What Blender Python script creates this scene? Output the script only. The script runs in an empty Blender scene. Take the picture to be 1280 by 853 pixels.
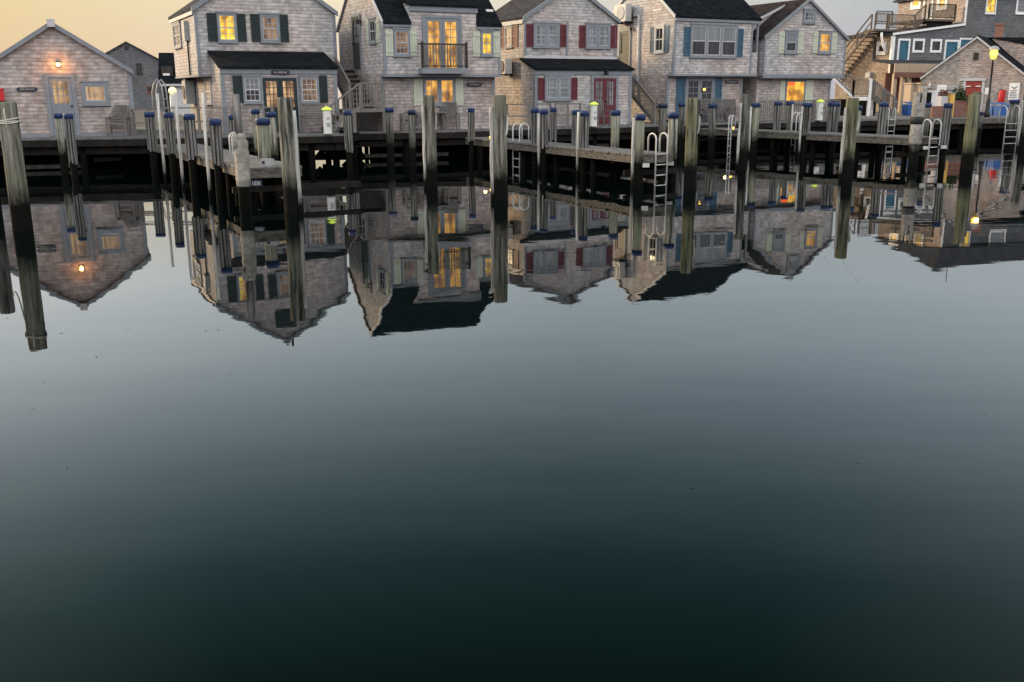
import bpy, bmesh, math, random
from mathutils import Vector, Matrix
R = math.radians
rnd = random.Random(7)
SC = bpy.context.scene
COL = SC.collection

# ------------------------------------------------------------------ camera
CX, CY, FPX, PITCH, ROLL, HC = 640.0, 426.5, 1221.36, R(14.352), 0.0046, 2.6
cam = bpy.data.objects.new('camera', bpy.data.cameras.new('camera'))
COL.objects.link(cam)
cam.data.sensor_width = 36.0
cam.data.lens = 36.0 * FPX / 1280.0
cam.data.clip_end = 20000
_f = Vector((0, math.cos(PITCH), -math.sin(PITCH)))
_r0 = Vector((1, 0, 0)); _u0 = _r0.cross(_f)
_r = (_r0 - ROLL * _u0).normalized(); _u = _r.cross(_f)
cam.matrix_world = Matrix(((_r.x, _u.x, -_f.x, 0), (_r.y, _u.y, -_f.y, 0), (_r.z, _u.z, -_f.z, HC), (0, 0, 0, 1)))
SC.camera = cam

# ------------------------------------------------------------------ sky and sun (dusk, the glow is to the left)
SUN_AZ, SUN_EL = R(-62), R(3)          # azimuth from +Y, negative = left
w = bpy.data.worlds.new('World'); SC.world = w; w.use_nodes = True
nt = w.node_tree; nt.nodes.clear()
def wn(typ, **kw):
    n = nt.nodes.new(typ)
    for k, v in kw.items(): setattr(n, k, v)
    return n
def wramp(stops):
    n = wn('ShaderNodeValToRGB'); e = n.color_ramp.elements
    while len(e) < len(stops): e.new(0.5)
    for i, (p, c) in enumerate(stops): e[i].position = p; e[i].color = (*c, 1)
    return n
sky = wn('ShaderNodeTexSky', sky_type='NISHITA', sun_disc=False)
sky.sun_elevation = SUN_EL; sky.sun_rotation = SUN_AZ; sky.dust_density = 3.0
bg1 = wn('ShaderNodeBackground'); bg1.inputs['Strength'].default_value = 0.05; bg1.inputs['Strength'].default_value *= 0.6
nt.links.new(sky.outputs[0], bg1.inputs[0])
# twilight glow: a band of colour along the horizon by azimuth, paler band above it, dim blue overhead
tc = wn('ShaderNodeTexCoord'); sp = wn('ShaderNodeSeparateXYZ'); nt.links.new(tc.outputs['Generated'], sp.inputs[0])
az = wn('ShaderNodeMath', operation='ARCTAN2'); nt.links.new(sp.outputs[0], az.inputs[0]); nt.links.new(sp.outputs[1], az.inputs[1])
azn = wn('ShaderNodeMapRange'); nt.links.new(az.outputs[0], azn.inputs[0])
azn.inputs[1].default_value = -math.pi; azn.inputs[2].default_value = math.pi
el = wn('ShaderNodeMath', operation='ARCSINE'); nt.links.new(sp.outputs[2], el.inputs[0])
eln = wn('ShaderNodeMapRange'); nt.links.new(el.outputs[0], eln.inputs[0])
eln.inputs[1].default_value = 0.0; eln.inputs[2].default_value = math.pi / 2
def A(d): return (d + 180.0) / 360.0
def L(d): return d / 90.0
low = wramp([(A(-150), (0.75, 0.75, 0.8)), (A(-85), (1.3, 0.85, 0.42)), (A(-28), (0.74, 0.60, 0.345)), (A(-9), (0.84, 0.75, 0.55)), (A(8), (0.64, 0.63, 0.58)), (A(22), (0.46, 0.50, 0.52)), (A(80), (0.6, 0.63, 0.68)), (A(150), (0.75, 0.75, 0.8))])
nt.links.new(azn.outputs[0], low.inputs[0])
fwd = wramp([(L(9), (0.88, 1.0, 1.07)), (L(14), (0.89, 1.10, 1.23)), (L(18), (0.68, 0.90, 1.05)), (L(22.7), (0.35, 0.575, 0.67)), (L(27), (0.12, 0.305, 0.35)), (L(33), (0.022, 0.095, 0.088)), (L(45), (0.08, 0.15, 0.17)), (L(80), (0.16, 0.22, 0.28))])
back = wramp([(L(9), (2.0, 2.0, 2.06)), (L(25), (2.5, 2.5, 2.55)), (L(50), (1.9, 1.92, 2.0)), (L(80), (0.3, 0.36, 0.42))])
nt.links.new(eln.outputs[0], fwd.inputs[0]); nt.links.new(eln.outputs[0], back.inputs[0])
bf = wramp([(A(-100), (1, 1, 1)), (A(-35), (0.12, 0.12, 0.12)), (A(-18), (0, 0, 0)), (A(16), (0, 0, 0)), (A(32), (0.10, 0.10, 0.10)), (A(100), (1, 1, 1))])
nt.links.new(azn.outputs[0], bf.inputs[0])
def wmix(f, a, b):
    n = wn('ShaderNodeMix', data_type='RGBA'); nt.links.new(f, n.inputs['Factor']); nt.links.new(a, n.inputs['A']); nt.links.new(b, n.inputs['B']); return n.outputs['Result']
lm = wramp([(A(-60), (1.6, 1.5, 1.42)), (A(-27), (1.62, 1.48, 1.38)), (A(-12), (1.36, 1.27, 1.2)), (A(4), (1.04, 1.02, 1.0)), (A(20), (1.0, 1.0, 1.0))])
nt.links.new(azn.outputs[0], lm.inputs[0])
pk = wramp([(L(0.5), (0.99, 0.90, 0.98)), (L(3.0), (0.98, 0.94, 1.0)), (L(5.0), (1, 1, 1))]); nt.links.new(eln.outputs[0], pk.inputs[0])
def wmul(a, b):
    n = wn('ShaderNodeMix', data_type='RGBA', blend_type='MULTIPLY'); n.inputs['Factor'].default_value = 1.0; nt.links.new(a, n.inputs['A']); nt.links.new(b, n.inputs['B']); return n.outputs['Result']
up = wmix(bf.outputs[0], wmul(fwd.outputs[0], lm.outputs[0]), back.outputs[0])
hf = wramp([(L(4.8), (0, 0, 0)), (L(10.0), (1, 1, 1))]); nt.links.new(eln.outputs[0], hf.inputs[0])
tw = wmix(hf.outputs[0], wmul(low.outputs[0], pk.outputs[0]), up)
bg2 = wn('ShaderNodeBackground'); bg2.inputs['Strength'].default_value = 1.0
nt.links.new(tw, bg2.inputs[0])
ad = wn('ShaderNodeAddShader'); nt.links.new(bg1.outputs[0], ad.inputs[0]); nt.links.new(bg2.outputs[0], ad.inputs[1])
wo = wn('ShaderNodeOutputWorld'); nt.links.new(ad.outputs[0], wo.inputs[0])
sl = bpy.data.lights.new('sun', 'SUN'); sl.energy = 5.0; sl.angle = R(15); sl.color = (1.0, 0.72, 0.40)
sun = bpy.data.objects.new('sun', sl); COL.objects.link(sun)
_sd = Vector((math.sin(SUN_AZ) * math.cos(R(16)), math.cos(SUN_AZ) * math.cos(R(16)), math.sin(R(16))))
sun.rotation_euler = _sd.to_track_quat('Z', 'Y').to_euler()
SC.view_settings.view_transform = 'Standard'
SC.view_settings.look = 'None'
SC.view_settings.gamma = 1.0
SC.view_settings.use_curve_mapping = False
SC.view_settings.exposure = 0.0

# ------------------------------------------------------------------ pixel of the photograph -> point in the place
def ray(u, v):
    a, b = (u - CX) / FPX, (v - CY) / FPX
    c, s = math.cos(ROLL), math.sin(ROLL)
    a, b = a * c - b * s, a * s + b * c
    return Vector((a, math.cos(PITCH) - b * math.sin(PITCH), -math.sin(PITCH) - b * math.cos(PITCH)))
CAM = Vector((0, 0, HC))
def atz(u, v, z):
    d = ray(u, v); return CAM + d * ((z - HC) / d.z)
def aty(u, v, y):
    d = ray(u, v); return CAM + d * (y / d.y)

class Frame:
    """local axes of a building: x along its front, y to the back, z up (world height)"""
    def __init__(s, x, y, deg):
        s.o = Vector((x, y, 0)); s.th = R(deg)
        s.ex = Vector((math.cos(s.th), math.sin(s.th), 0)); s.ey = Vector((-math.sin(s.th), math.cos(s.th), 0))
    def loc(s, p):
        q = p - s.o; return Vector((q.dot(s.ex), q.dot(s.ey), p.z))
    def wld(s, x, y, z): return s.o + s.ex * x + s.ey * y + Vector((0, 0, z))
    def front(s, u, v, d=0.0):
        r = ray(u, v); t = ((s.o - CAM).dot(s.ey) + d) / r.dot(s.ey); p = s.loc(CAM + r * t); return p.x, p.z
    def left(s, u, v, x=0.0):
        r = ray(u, v); t = ((s.o - CAM).dot(s.ex) + x) / r.dot(s.ex); p = s.loc(CAM + r * t); return p.y, p.z
    def box(s, b, d=0.0):          # pixel box on the front plane -> x0,x1,z0,z1
        u0, v0, u1, v1 = b; um, vm = (u0 + u1) / 2, (v0 + v1) / 2
        return s.front(u0, vm, d)[0], s.front(u1, vm, d)[0], s.front(um, v1, d)[1], s.front(um, v0, d)[1]
    def lbox(s, b, x=0.0):         # pixel box on the left wall -> y0,y1,z0,z1
        u0, v0, u1, v1 = b; um, vm = (u0 + u1) / 2, (v0 + v1) / 2
        return s.left(u1, vm, x)[0], s.left(u0, vm, x)[0], s.left(um, v1, x)[1], s.left(um, v0, x)[1]

# ------------------------------------------------------------------ materials
MATS = {}
def newmat(name):
    m = bpy.data.materials.new(name); m.use_nodes = True
    t = m.node_tree; b = t.nodes['Principled BSDF']
    MATS[name] = m
    return m, t, b
def N(t, typ, **kw):
    n = t.nodes.new(typ)
    for k, v in kw.items():
        if k in n.inputs: n.inputs[k].default_value = v
        else: setattr(n, k, v)
    return n
def ramp(t, stops, interp='LINEAR'):
    n = t.nodes.new('ShaderNodeValToRGB'); e = n.color_ramp.elements; n.color_ramp.interpolation = interp
    while len(e) < len(stops): e.new(0.5)
    for i, (p, c) in enumerate(stops):
        e[i].position = p; e[i].color = (*c, 1) if len(c) == 3 else c
    return n
def mix(t, mode, fac, a, b):
    n = t.nodes.new('ShaderNodeMix'); n.data_type = 'RGBA'; n.blend_type = mode
    for sock, val in ((n.inputs['Factor'], fac), (n.inputs['A'], a), (n.inputs['B'], b)):
        if hasattr(val, 'is_output'): t.links.new(val, sock)
        elif isinstance(val, (int, float)): sock.default_value = val
        else: sock.default_value = (*val, 1)
    return n.outputs['Result']
def bump(t, b, h, strength=0.3, dist=0.02):
    n = N(t, 'ShaderNodeBump', Strength=strength, Distance=dist)
    t.links.new(h, n.inputs['Height']); t.links.new(n.outputs[0], b.inputs['Normal'])

def shingle(name, c1, c2, mort, w=0.17, h=0.125, blotch=(0.72, 1.15)):
    m, t, b = newmat(name)
    uv = N(t, 'ShaderNodeUVMap')
    br = N(t, 'ShaderNodeTexBrick', Scale=1.0); br.offset = 0.43; br.squash = 0.8; br.squash_frequency = 3
    br.inputs['Brick Width'].default_value = w; br.inputs['Row Height'].default_value = h
    br.inputs['Mortar Size'].default_value = 0.003; br.inputs['Mortar Smooth'].default_value = 0.3
    br.inputs['Bias'].default_value = -0.05
    br.inputs['Color1'].default_value = (*c1, 1); br.inputs['Color2'].default_value = (*c2, 1); br.inputs['Mortar'].default_value = (*mort, 1)
    t.links.new(uv.outputs[0], br.inputs['Vector'])
    n1 = N(t, 'ShaderNodeTexNoise', Scale=0.9, Detail=6.0, Roughness=0.65); t.links.new(uv.outputs[0], n1.inputs['Vector'])
    r1 = ramp(t, [(0.3, (blotch[0],) * 3), (0.7, (blotch[1],) * 3)]); t.links.new(n1.outputs[0], r1.inputs[0])
    mp = N(t, 'ShaderNodeMapping'); mp.inputs['Scale'].default_value = (3.0, 8.0, 1); t.links.new(uv.outputs[0], mp.inputs[0])
    n2 = N(t, 'ShaderNodeTexNoise', Scale=1.0, Detail=3.0); t.links.new(mp.outputs[0], n2.inputs['Vector'])
    r2 = ramp(t, [(0.32, (0.74, 0.73, 0.72)), (0.5, (0.98, 0.98, 0.98)), (0.68, (1.15, 1.15, 1.155))]); t.links.new(n2.outputs[0], r2.inputs[0])
    n3 = N(t, 'ShaderNodeTexNoise', Scale=0.35, Detail=2.0); t.links.new(uv.outputs[0], n3.inputs['Vector'])
    r3 = ramp(t, [(0.35, (1.08, 0.97, 0.93)), (0.65, (0.95, 1.0, 1.05))]); t.links.new(n3.outputs[0], r3.inputs[0])
    c = mix(t, 'MULTIPLY', 1.0, br.outputs['Color'], r1.outputs[0]); c = mix(t, 'MULTIPLY', 1.0, c, r2.outputs[0]); c = mix(t, 'MULTIPLY', 1.0, c, r3.outputs[0])
    # each course leans out: saw-tooth along the height
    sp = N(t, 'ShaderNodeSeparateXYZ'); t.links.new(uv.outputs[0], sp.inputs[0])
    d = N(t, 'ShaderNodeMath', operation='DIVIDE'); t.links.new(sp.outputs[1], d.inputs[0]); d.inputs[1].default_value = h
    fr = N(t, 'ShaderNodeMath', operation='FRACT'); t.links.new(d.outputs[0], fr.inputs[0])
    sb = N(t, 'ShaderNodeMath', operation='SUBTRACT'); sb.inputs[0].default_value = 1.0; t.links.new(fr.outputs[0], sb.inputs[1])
    r4 = ramp(t, [(0.0, (0.50, 0.48, 0.47)), (0.16, (0.92,) * 3), (0.4, (1.0,) * 3), (1.0, (1.0,) * 3)]); t.links.new(fr.outputs[0], r4.inputs[0])  # shadow line of each course, painted into the colour
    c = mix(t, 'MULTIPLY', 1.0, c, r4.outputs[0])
    t.links.new(c, b.inputs['Base Color']); b.inputs['Roughness'].default_value = 0.85
    ad = N(t, 'ShaderNodeMath', operation='ADD'); t.links.new(sb.outputs[0], ad.inputs[0]); t.links.new(n2.outputs[0], ad.inputs[1])
    bump(t, b, ad.outputs[0], 0.8, 0.03)
    return m
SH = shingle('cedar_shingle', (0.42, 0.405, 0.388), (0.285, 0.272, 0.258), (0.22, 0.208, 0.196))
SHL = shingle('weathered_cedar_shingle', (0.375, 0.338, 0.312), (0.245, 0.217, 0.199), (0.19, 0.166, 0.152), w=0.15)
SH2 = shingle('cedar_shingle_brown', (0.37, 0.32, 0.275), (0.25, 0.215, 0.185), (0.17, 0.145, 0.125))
SHT = shingle('cedar_shingle_tan', (0.29, 0.23, 0.16), (0.20, 0.155, 0.105), (0.12, 0.095, 0.07), blotch=(0.6, 1.2))
SHG = shingle('grey_clapboard', (0.115, 0.12, 0.126), (0.085, 0.09, 0.095), (0.06, 0.063, 0.066), 0.5, 0.14)
SHB = shingle('far_grey_shingle', (0.11, 0.115, 0.12), (0.09, 0.095, 0.10), (0.07, 0.07, 0.07), 0.3, 0.14)

def noisy(name, c1, c2, scale=3.0, rough=0.6, stretch=(1, 1, 1), bmp=0.15, spec=0.3, metal=0.0, coords='Object', detail=5.0):
    m, t, b = newmat(name)
    tc = N(t, 'ShaderNodeTexCoord'); mp = N(t, 'ShaderNodeMapping'); mp.inputs['Scale'].default_value = stretch
    t.links.new(tc.outputs[coords], mp.inputs[0])
    n = N(t, 'ShaderNodeTexNoise', Scale=scale, Detail=detail, Roughness=0.6); t.links.new(mp.outputs[0], n.inputs['Vector'])
    r = ramp(t, [(0.3, c1), (0.7, c2)]); t.links.new(n.outputs[0], r.inputs[0]); t.links.new(r.outputs[0], b.inputs['Base Color'])
    b.inputs['Roughness'].default_value = rough; b.inputs['Specular IOR Level'].default_value = spec; b.inputs['Metallic'].default_value = metal
    if bmp: bump(t, b, n.outputs[0], bmp, 0.02)
    return m
TRIM = noisy('grey_blue_trim', (0.15, 0.165, 0.18), (0.20, 0.215, 0.235), 5, 0.55)
TRIMW = noisy('pale_trim', (0.36, 0.36, 0.36), (0.48, 0.47, 0.46), 5, 0.55)
WHITE = noisy('white_paint', (0.62, 0.60, 0.56), (0.78, 0.77, 0.74), 6, 0.5)
SASH = noisy('sash_paint', (0.26, 0.28, 0.30), (0.34, 0.36, 0.38), 6, 0.5)
ROOF = shingle('dark_asphalt_roof', (0.0125, 0.0155, 0.0185), (0.006, 0.0075, 0.009), (0.005, 0.006, 0.007), 0.30, 0.14)
ROOF2 = shingle('grey_asphalt_roof', (0.062, 0.063, 0.068), (0.038, 0.039, 0.043), (0.03, 0.03, 0.032), 0.30, 0.14)
ROOF3 = shingle('brown_asphalt_roof', (0.042, 0.035, 0.034), (0.022, 0.018, 0.018), (0.018, 0.015, 0.015), 0.30, 0.14)
for _m in (ROOF, ROOF2, ROOF3): _m.node_tree.nodes['Principled BSDF'].inputs['Specular IOR Level'].default_value = 0.04; _m.node_tree.nodes['Principled BSDF'].inputs['Roughness'].default_value = 0.95
GREEN = noisy('dark_green_paint', (0.008, 0.016, 0.017), (0.014, 0.026, 0.028), 6, 0.45)
CREAM = noisy('cream_green_paint', (0.38, 0.40, 0.31), (0.46, 0.48, 0.38), 6, 0.5)
RED = noisy('deep_red_paint', (0.075, 0.012, 0.018), (0.115, 0.02, 0.028), 6, 0.5)
BARN = noisy('barn_red_paint', (0.20, 0.03, 0.022), (0.28, 0.045, 0.032), 6, 0.6)
BLUE = noisy('slate_blue_paint', (0.03, 0.075, 0.12), (0.045, 0.10, 0.155), 6, 0.5)
TEAL = noisy('teal_blue_paint', (0.02, 0.085, 0.13), (0.03, 0.115, 0.17), 6, 0.5)
CAPB = noisy('navy_cap_plastic', (0.009, 0.018, 0.058), (0.022, 0.045, 0.125), 9, 0.5)
DECK = noisy('weathered_deck_wood', (0.075, 0.072, 0.07), (0.17, 0.165, 0.16), 2.2, 0.85, (1, 5, 1), 0.3)
RAIL = noisy('weathered_rail_wood', (0.10, 0.09, 0.082), (0.19, 0.175, 0.16), 5, 0.85, (3, 3, 0.6), 0.2)
FASC = noisy('fascia_wood', (0.022, 0.019, 0.015), (0.15, 0.135, 0.112), 4.2, 0.9, (1.6, 1.6, 5), 0.4)
DARKW = noisy('tarred_dark_wood', (0.007, 0.006, 0.005), (0.022, 0.019, 0.016), 3, 0.8, (2, 2, 0.5), 0.3, spec=0.1)
BLACKW = noisy('shade_black_wood', (0.002, 0.002, 0.0018), (0.008, 0.007, 0.006), 3, 0.9, (2, 2, .5), 0.3, spec=0.03)  # darker copy of the dark wood: under-dock shade put into its colour
DARKW2 = noisy('damp_wood', (0.02, 0.018, 0.015), (0.055, 0.05, 0.042), 3, 0.8, (2, 2, 0.5), 0.3, spec=0.15)
BROWN = noisy('brown_stair_wood', (0.065, 0.05, 0.04), (0.13, 0.105, 0.085), 4, 0.8, (2, 2, 0.7), 0.2)
CHAIR = noisy('grey_teak', (0.085, 0.078, 0.072), (0.16, 0.15, 0.14), 6, 0.8, (2, 2, 1), 0.15)
STEEL = noisy('galvanised_steel', (0.42, 0.42, 0.41), (0.58, 0.58, 0.56), 9, 0.45, bmp=0.0, metal=0.3)
BLACK = noisy('black_metal', (0.012, 0.012, 0.013), (0.022, 0.022, 0.024), 8, 0.5, bmp=0.0)
GREYB = noisy('grey_enamel', (0.24, 0.25, 0.25), (0.33, 0.34, 0.34), 6, 0.5, bmp=0.0)
ACW = noisy('off_white_enamel', (0.40, 0.395, 0.37), (0.50, 0.495, 0.465), 6, 0.5, bmp=0.0)
BINB = noisy('blue_bin_plastic', (0.02, 0.07, 0.22), (0.03, 0.10, 0.30), 5, 0.45, bmp=0.05)
REDP = noisy('signal_red_paint', (0.42, 0.015, 0.015), (0.55, 0.025, 0.02), 7, 0.45, bmp=0.0)
YEL = noisy('ochre_paint', (0.50, 0.30, 0.06), (0.62, 0.38, 0.09), 6, 0.6)
ROPE = noisy('pale_rope', (0.38, 0.35, 0.28), (0.55, 0.52, 0.44), 30, 0.9)
PVC = noisy('white_plastic_strip', (0.55, 0.53, 0.48), (0.78, 0.76, 0.70), 3, 0.45, (1, 1, 0.5))
CANVAS = noisy('pale_canvas_wrap', (0.14, 0.13, 0.11), (0.36, 0.335, 0.295), 5, 0.85, (1, 1, 1.4), 0.8)
LEAF = noisy('leaf_green', (0.018, 0.035, 0.012), (0.06, 0.09, 0.03), 2.5, 0.7, bmp=0.0)
DUN = noisy('tan_boards', (0.30, 0.23, 0.16), (0.42, 0.33, 0.24), 4, 0.8, (3, 3, 0.6), 0.2)
RUST = noisy('rust_red_boards', (0.13, 0.06, 0.045), (0.20, 0.10, 0.075), 4, 0.8)
LAND = noisy('ground_gravel', (0.03, 0.028, 0.025), (0.07, 0.066, 0.06), 6, 0.95)
DARKROOM = noisy('dark_doorway', (0.006, 0.006, 0.007), (0.01, 0.01, 0.012), 4, 0.9, bmp=0.0)  # near-black colour stands in for the shade inside openings
CHIM = noisy('chimney_brick', (0.16, 0.075, 0.055), (0.25, 0.13, 0.10), 8, 0.85)

def pile_mat(name, top1, top2, green, wet=0.42):
    """old timber: vertical grain, green algae streaks, black tide band at the foot"""
    m, t, b = newmat(name)
    tc = N(t, 'ShaderNodeTexCoord'); g = N(t, 'ShaderNodeNewGeometry')
    mp = N(t, 'ShaderNodeMapping'); mp.inputs['Scale'].default_value = (9, 9, 0.55); t.links.new(g.outputs['Position'], mp.inputs[0])
    n = N(t, 'ShaderNodeTexNoise', Scale=1.4, Detail=7.0, Roughness=0.65); t.links.new(mp.outputs[0], n.inputs['Vector'])
    r = ramp(t, [(0.40, top1), (0.50, tuple(.55 * q for q in top2)), (0.62, top2)]); t.links.new(n.outputs[0], r.inputs[0])
    n2 = N(t, 'ShaderNodeTexNoise', Scale=1.6, Detail=4.0); t.links.new(g.outputs['Position'], n2.inputs['Vector'])
    r2 = ramp(t, [(0.42, (0, 0, 0)), (0.62, (1, 1, 1))]); t.links.new(n2.outputs[0], r2.inputs[0])
    mm = N(t, 'ShaderNodeMath', operation='MULTIPLY'); t.links.new(r2.outputs[0], mm.inputs[0]); mm.inputs[1].default_value = 0.55
    c = mix(t, 'MIX', mm.outputs[0], r.outputs[0], green)
    sp = N(t, 'ShaderNodeSeparateXYZ'); t.links.new(g.outputs['Position'], sp.inputs[0])
    n3 = N(t, 'ShaderNodeTexNoise', Scale=6.0, Detail=6.0, Roughness=0.7); t.links.new(g.outputs['Position'], n3.inputs['Vector'])
    ad = N(t, 'ShaderNodeMath', operation='MULTIPLY_ADD'); t.links.new(n3.outputs[0], ad.inputs[0]); ad.inputs[1].default_value = 0.55; t.links.new(sp.outputs[2], ad.inputs[2])
    mr = N(t, 'ShaderNodeMapRange'); t.links.new(ad.outputs[0], mr.inputs[0])
    mr.inputs[1].default_value = wet + 0.08; mr.inputs[2].default_value = wet + 0.56
    c = mix(t, 'MIX', mr.outputs[0], (0.005, 0.005, 0.004), c)
    t.links.new(c, b.inputs['Base Color']); b.inputs['Roughness'].default_value = 0.85; b.inputs['Specular IOR Level'].default_value = 0.06
    bump(t, b, n.outputs[0], 0.6, 0.03)
    return m
PILE = pile_mat('old_pile_timber', (0.028, 0.027, 0.023), (0.245, 0.236, 0.198), (0.125, 0.123, 0.085), 0.70)
PILEG = pile_mat('mossy_pile_timber', (0.03, 0.03, 0.02), (0.215, 0.21, 0.145), (0.14, 0.145, 0.072), 0.72)
PILE2 = pile_mat('grey_pile_timber', (0.02, 0.02, 0.018), (0.165, 0.16, 0.145), (0.09, 0.092, 0.07), 0.8)
PILE3 = pile_mat('dock_pile_timber', (0.05, 0.05, 0.04), (0.29, 0.285, 0.235), (0.18, 0.185, 0.12), 0.8)
PILED = pile_mat('wet_black_pile', (0.010, 0.010, 0.009), (0.06, 0.058, 0.05), (0.03, 0.03, 0.022), 1.0)
SLAT = pile_mat('grey_slat_timber', (0.045, 0.043, 0.04), (0.235, 0.23, 0.218), (0.13, 0.127, 0.117), 0.35)
STRIP = pile_mat('white_rub_strip', (0.22, 0.215, 0.20), (0.58, 0.565, 0.525), (0.36, 0.35, 0.32), 0.35)

def glow(name, stops, strength, scale=(6, 6, 1.2), base=(0.02, 0.02, 0.02), flat=0.0):
    """a lit room behind curtains, seen through a pane"""
    m, t, b = newmat(name)
    tc = N(t, 'ShaderNodeTexCoord'); mp = N(t, 'ShaderNodeMapping'); mp.inputs['Scale'].default_value = scale
    t.links.new(tc.outputs['Object'], mp.inputs[0])
    n = N(t, 'ShaderNodeTexNoise', Scale=1.0, Detail=3.0, Roughness=0.5); t.links.new(mp.outputs[0], n.inputs['Vector'])
    r = ramp(t, stops); t.links.new(n.outputs[0], r.inputs[0])
    q = N(t, 'ShaderNodeTexNoise', Scale=2.3, Detail=1.0); t.links.new(tc.outputs['Object'], q.inputs['Vector'])
    qr = ramp(t, [(0.36, (0.42, 0.36, 0.30)), (0.5, (0.95, 0.93, 0.9)), (0.64, (1.3, 1.3, 1.25))]); t.links.new(q.outputs[0], qr.inputs[0])
    ec = mix(t, 'MULTIPLY', 1.0, r.outputs[0], qr.outputs[0])
    t.links.new(ec, b.inputs['Emission Color']); b.inputs['Emission Strength'].default_value = strength
    b.inputs['Base Color'].default_value = (*base, 1); b.inputs['Roughness'].default_value = 0.12; b.inputs['Specular IOR Level'].default_value = 0.4
    return m
GE = 1.12
GL_BLIND = None
G_YEL = glow('glow_yellow', [(0.32, (0.70, 0.26, 0.02)), (0.55, (1.0, 0.66, 0.05)), (0.75, (1.0, 0.82, 0.12))], 1.0 * GE)
G_AMB = glow('glow_amber', [(0.32, (0.30, 0.11, 0.015)), (0.5, (0.85, 0.40, 0.05)), (0.68, (1.0, 0.60, 0.16))], 0.85 * GE)
G_TAN = glow('glow_tan_curtain', [(0.36, (0.26, 0.13, 0.06)), (0.52, (0.60, 0.36, 0.17)), (0.68, (0.85, 0.60, 0.34))], 0.75 * GE, (9, 9, 0.8))
G_DIM = glow('glow_dim', [(0.35, (0.10, 0.06, 0.04)), (0.6, (0.36, 0.20, 0.10)), (0.75, (0.55, 0.38, 0.22))], 0.7 * GE)
G_ORG = glow('glow_orange_curtain', [(0.35, (0.8, 0.30, 0.02)), (0.55, (1.0, 0.5, 0.04)), (0.7, (1.0, 0.66, 0.10))], 1.0 * GE, (12, 12, 0.6))
def glass(name, c1, c2, scale=(9, 9, 1.0), rough=0.06):
    m, t, b = newmat(name)
    tc = N(t, 'ShaderNodeTexCoord'); mp = N(t, 'ShaderNodeMapping'); mp.inputs['Scale'].default_value = scale
    t.links.new(tc.outputs['Object'], mp.inputs[0])
    n = N(t, 'ShaderNodeTexNoise', Scale=1.0, Detail=2.0); t.links.new(mp.outputs[0], n.inputs['Vector'])
    r = ramp(t, [(0.4, c1), (0.62, c2)]); t.links.new(n.outputs[0], r.inputs[0]); t.links.new(r.outputs[0], b.inputs['Base Color'])
    b.inputs['Roughness'].default_value = rough; b.inputs['Specular IOR Level'].default_value = 0.6
    return m
GL_DARK = glass('dark_glass', (0.010, 0.011, 0.013), (0.03, 0.032, 0.036))
GL_CURT = glass('curtained_glass', (0.10, 0.105, 0.11), (0.23, 0.235, 0.24), (14, 14, 0.7), 0.2)
GL_HALF = glass('half_curtained_glass', (0.02, 0.022, 0.025), (0.16, 0.16, 0.165), (5, 5, 1.2))
GL_BLIND = glass('blind_behind_glass', (0.13, 0.14, 0.15), (0.19, 0.20, 0.21), (6, 6, 0.5), 0.15)
GL_WARM = glass('painted_sunset_glass', (0.40, 0.33, 0.25), (0.55, 0.47, 0.38), (7, 7, 0.8), 0.15)  # sunset warmth put into the pane's base colour
def emit(name, c, s):
    m, t, b = newmat(name)
    b.inputs['Base Color'].default_value = (*c, 1); b.inputs['Emission Color'].default_value = (*c, 1); b.inputs['Emission Strength'].default_value = s
    return m
BULB = emit('warm_bulb', (1.0, 0.62, 0.20), 9 * GE)
BULB2 = emit('street_lamp_glass', (1.0, 0.58, 0.08), 1.5 * GE)
GLOBE = emit('pale_globe', (0.80, 0.76, 0.42), 0.62 * GE)
NEON = emit('neon_green_cap', (0.50, 0.66, 0.07), 0.55 * GE)
DOCKL = emit('dock_light', (1.0, 0.62, 0.12), 2.2 * GE)
GOLD = noisy('gilt_lettering', (0.30, 0.26, 0.17), (0.42, 0.37, 0.26), 20, 0.6, bmp=0.0)
NAVY = noisy('navy_board', (0.012, 0.018, 0.04), (0.022, 0.03, 0.06), 8, 0.5, bmp=0.0)

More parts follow.
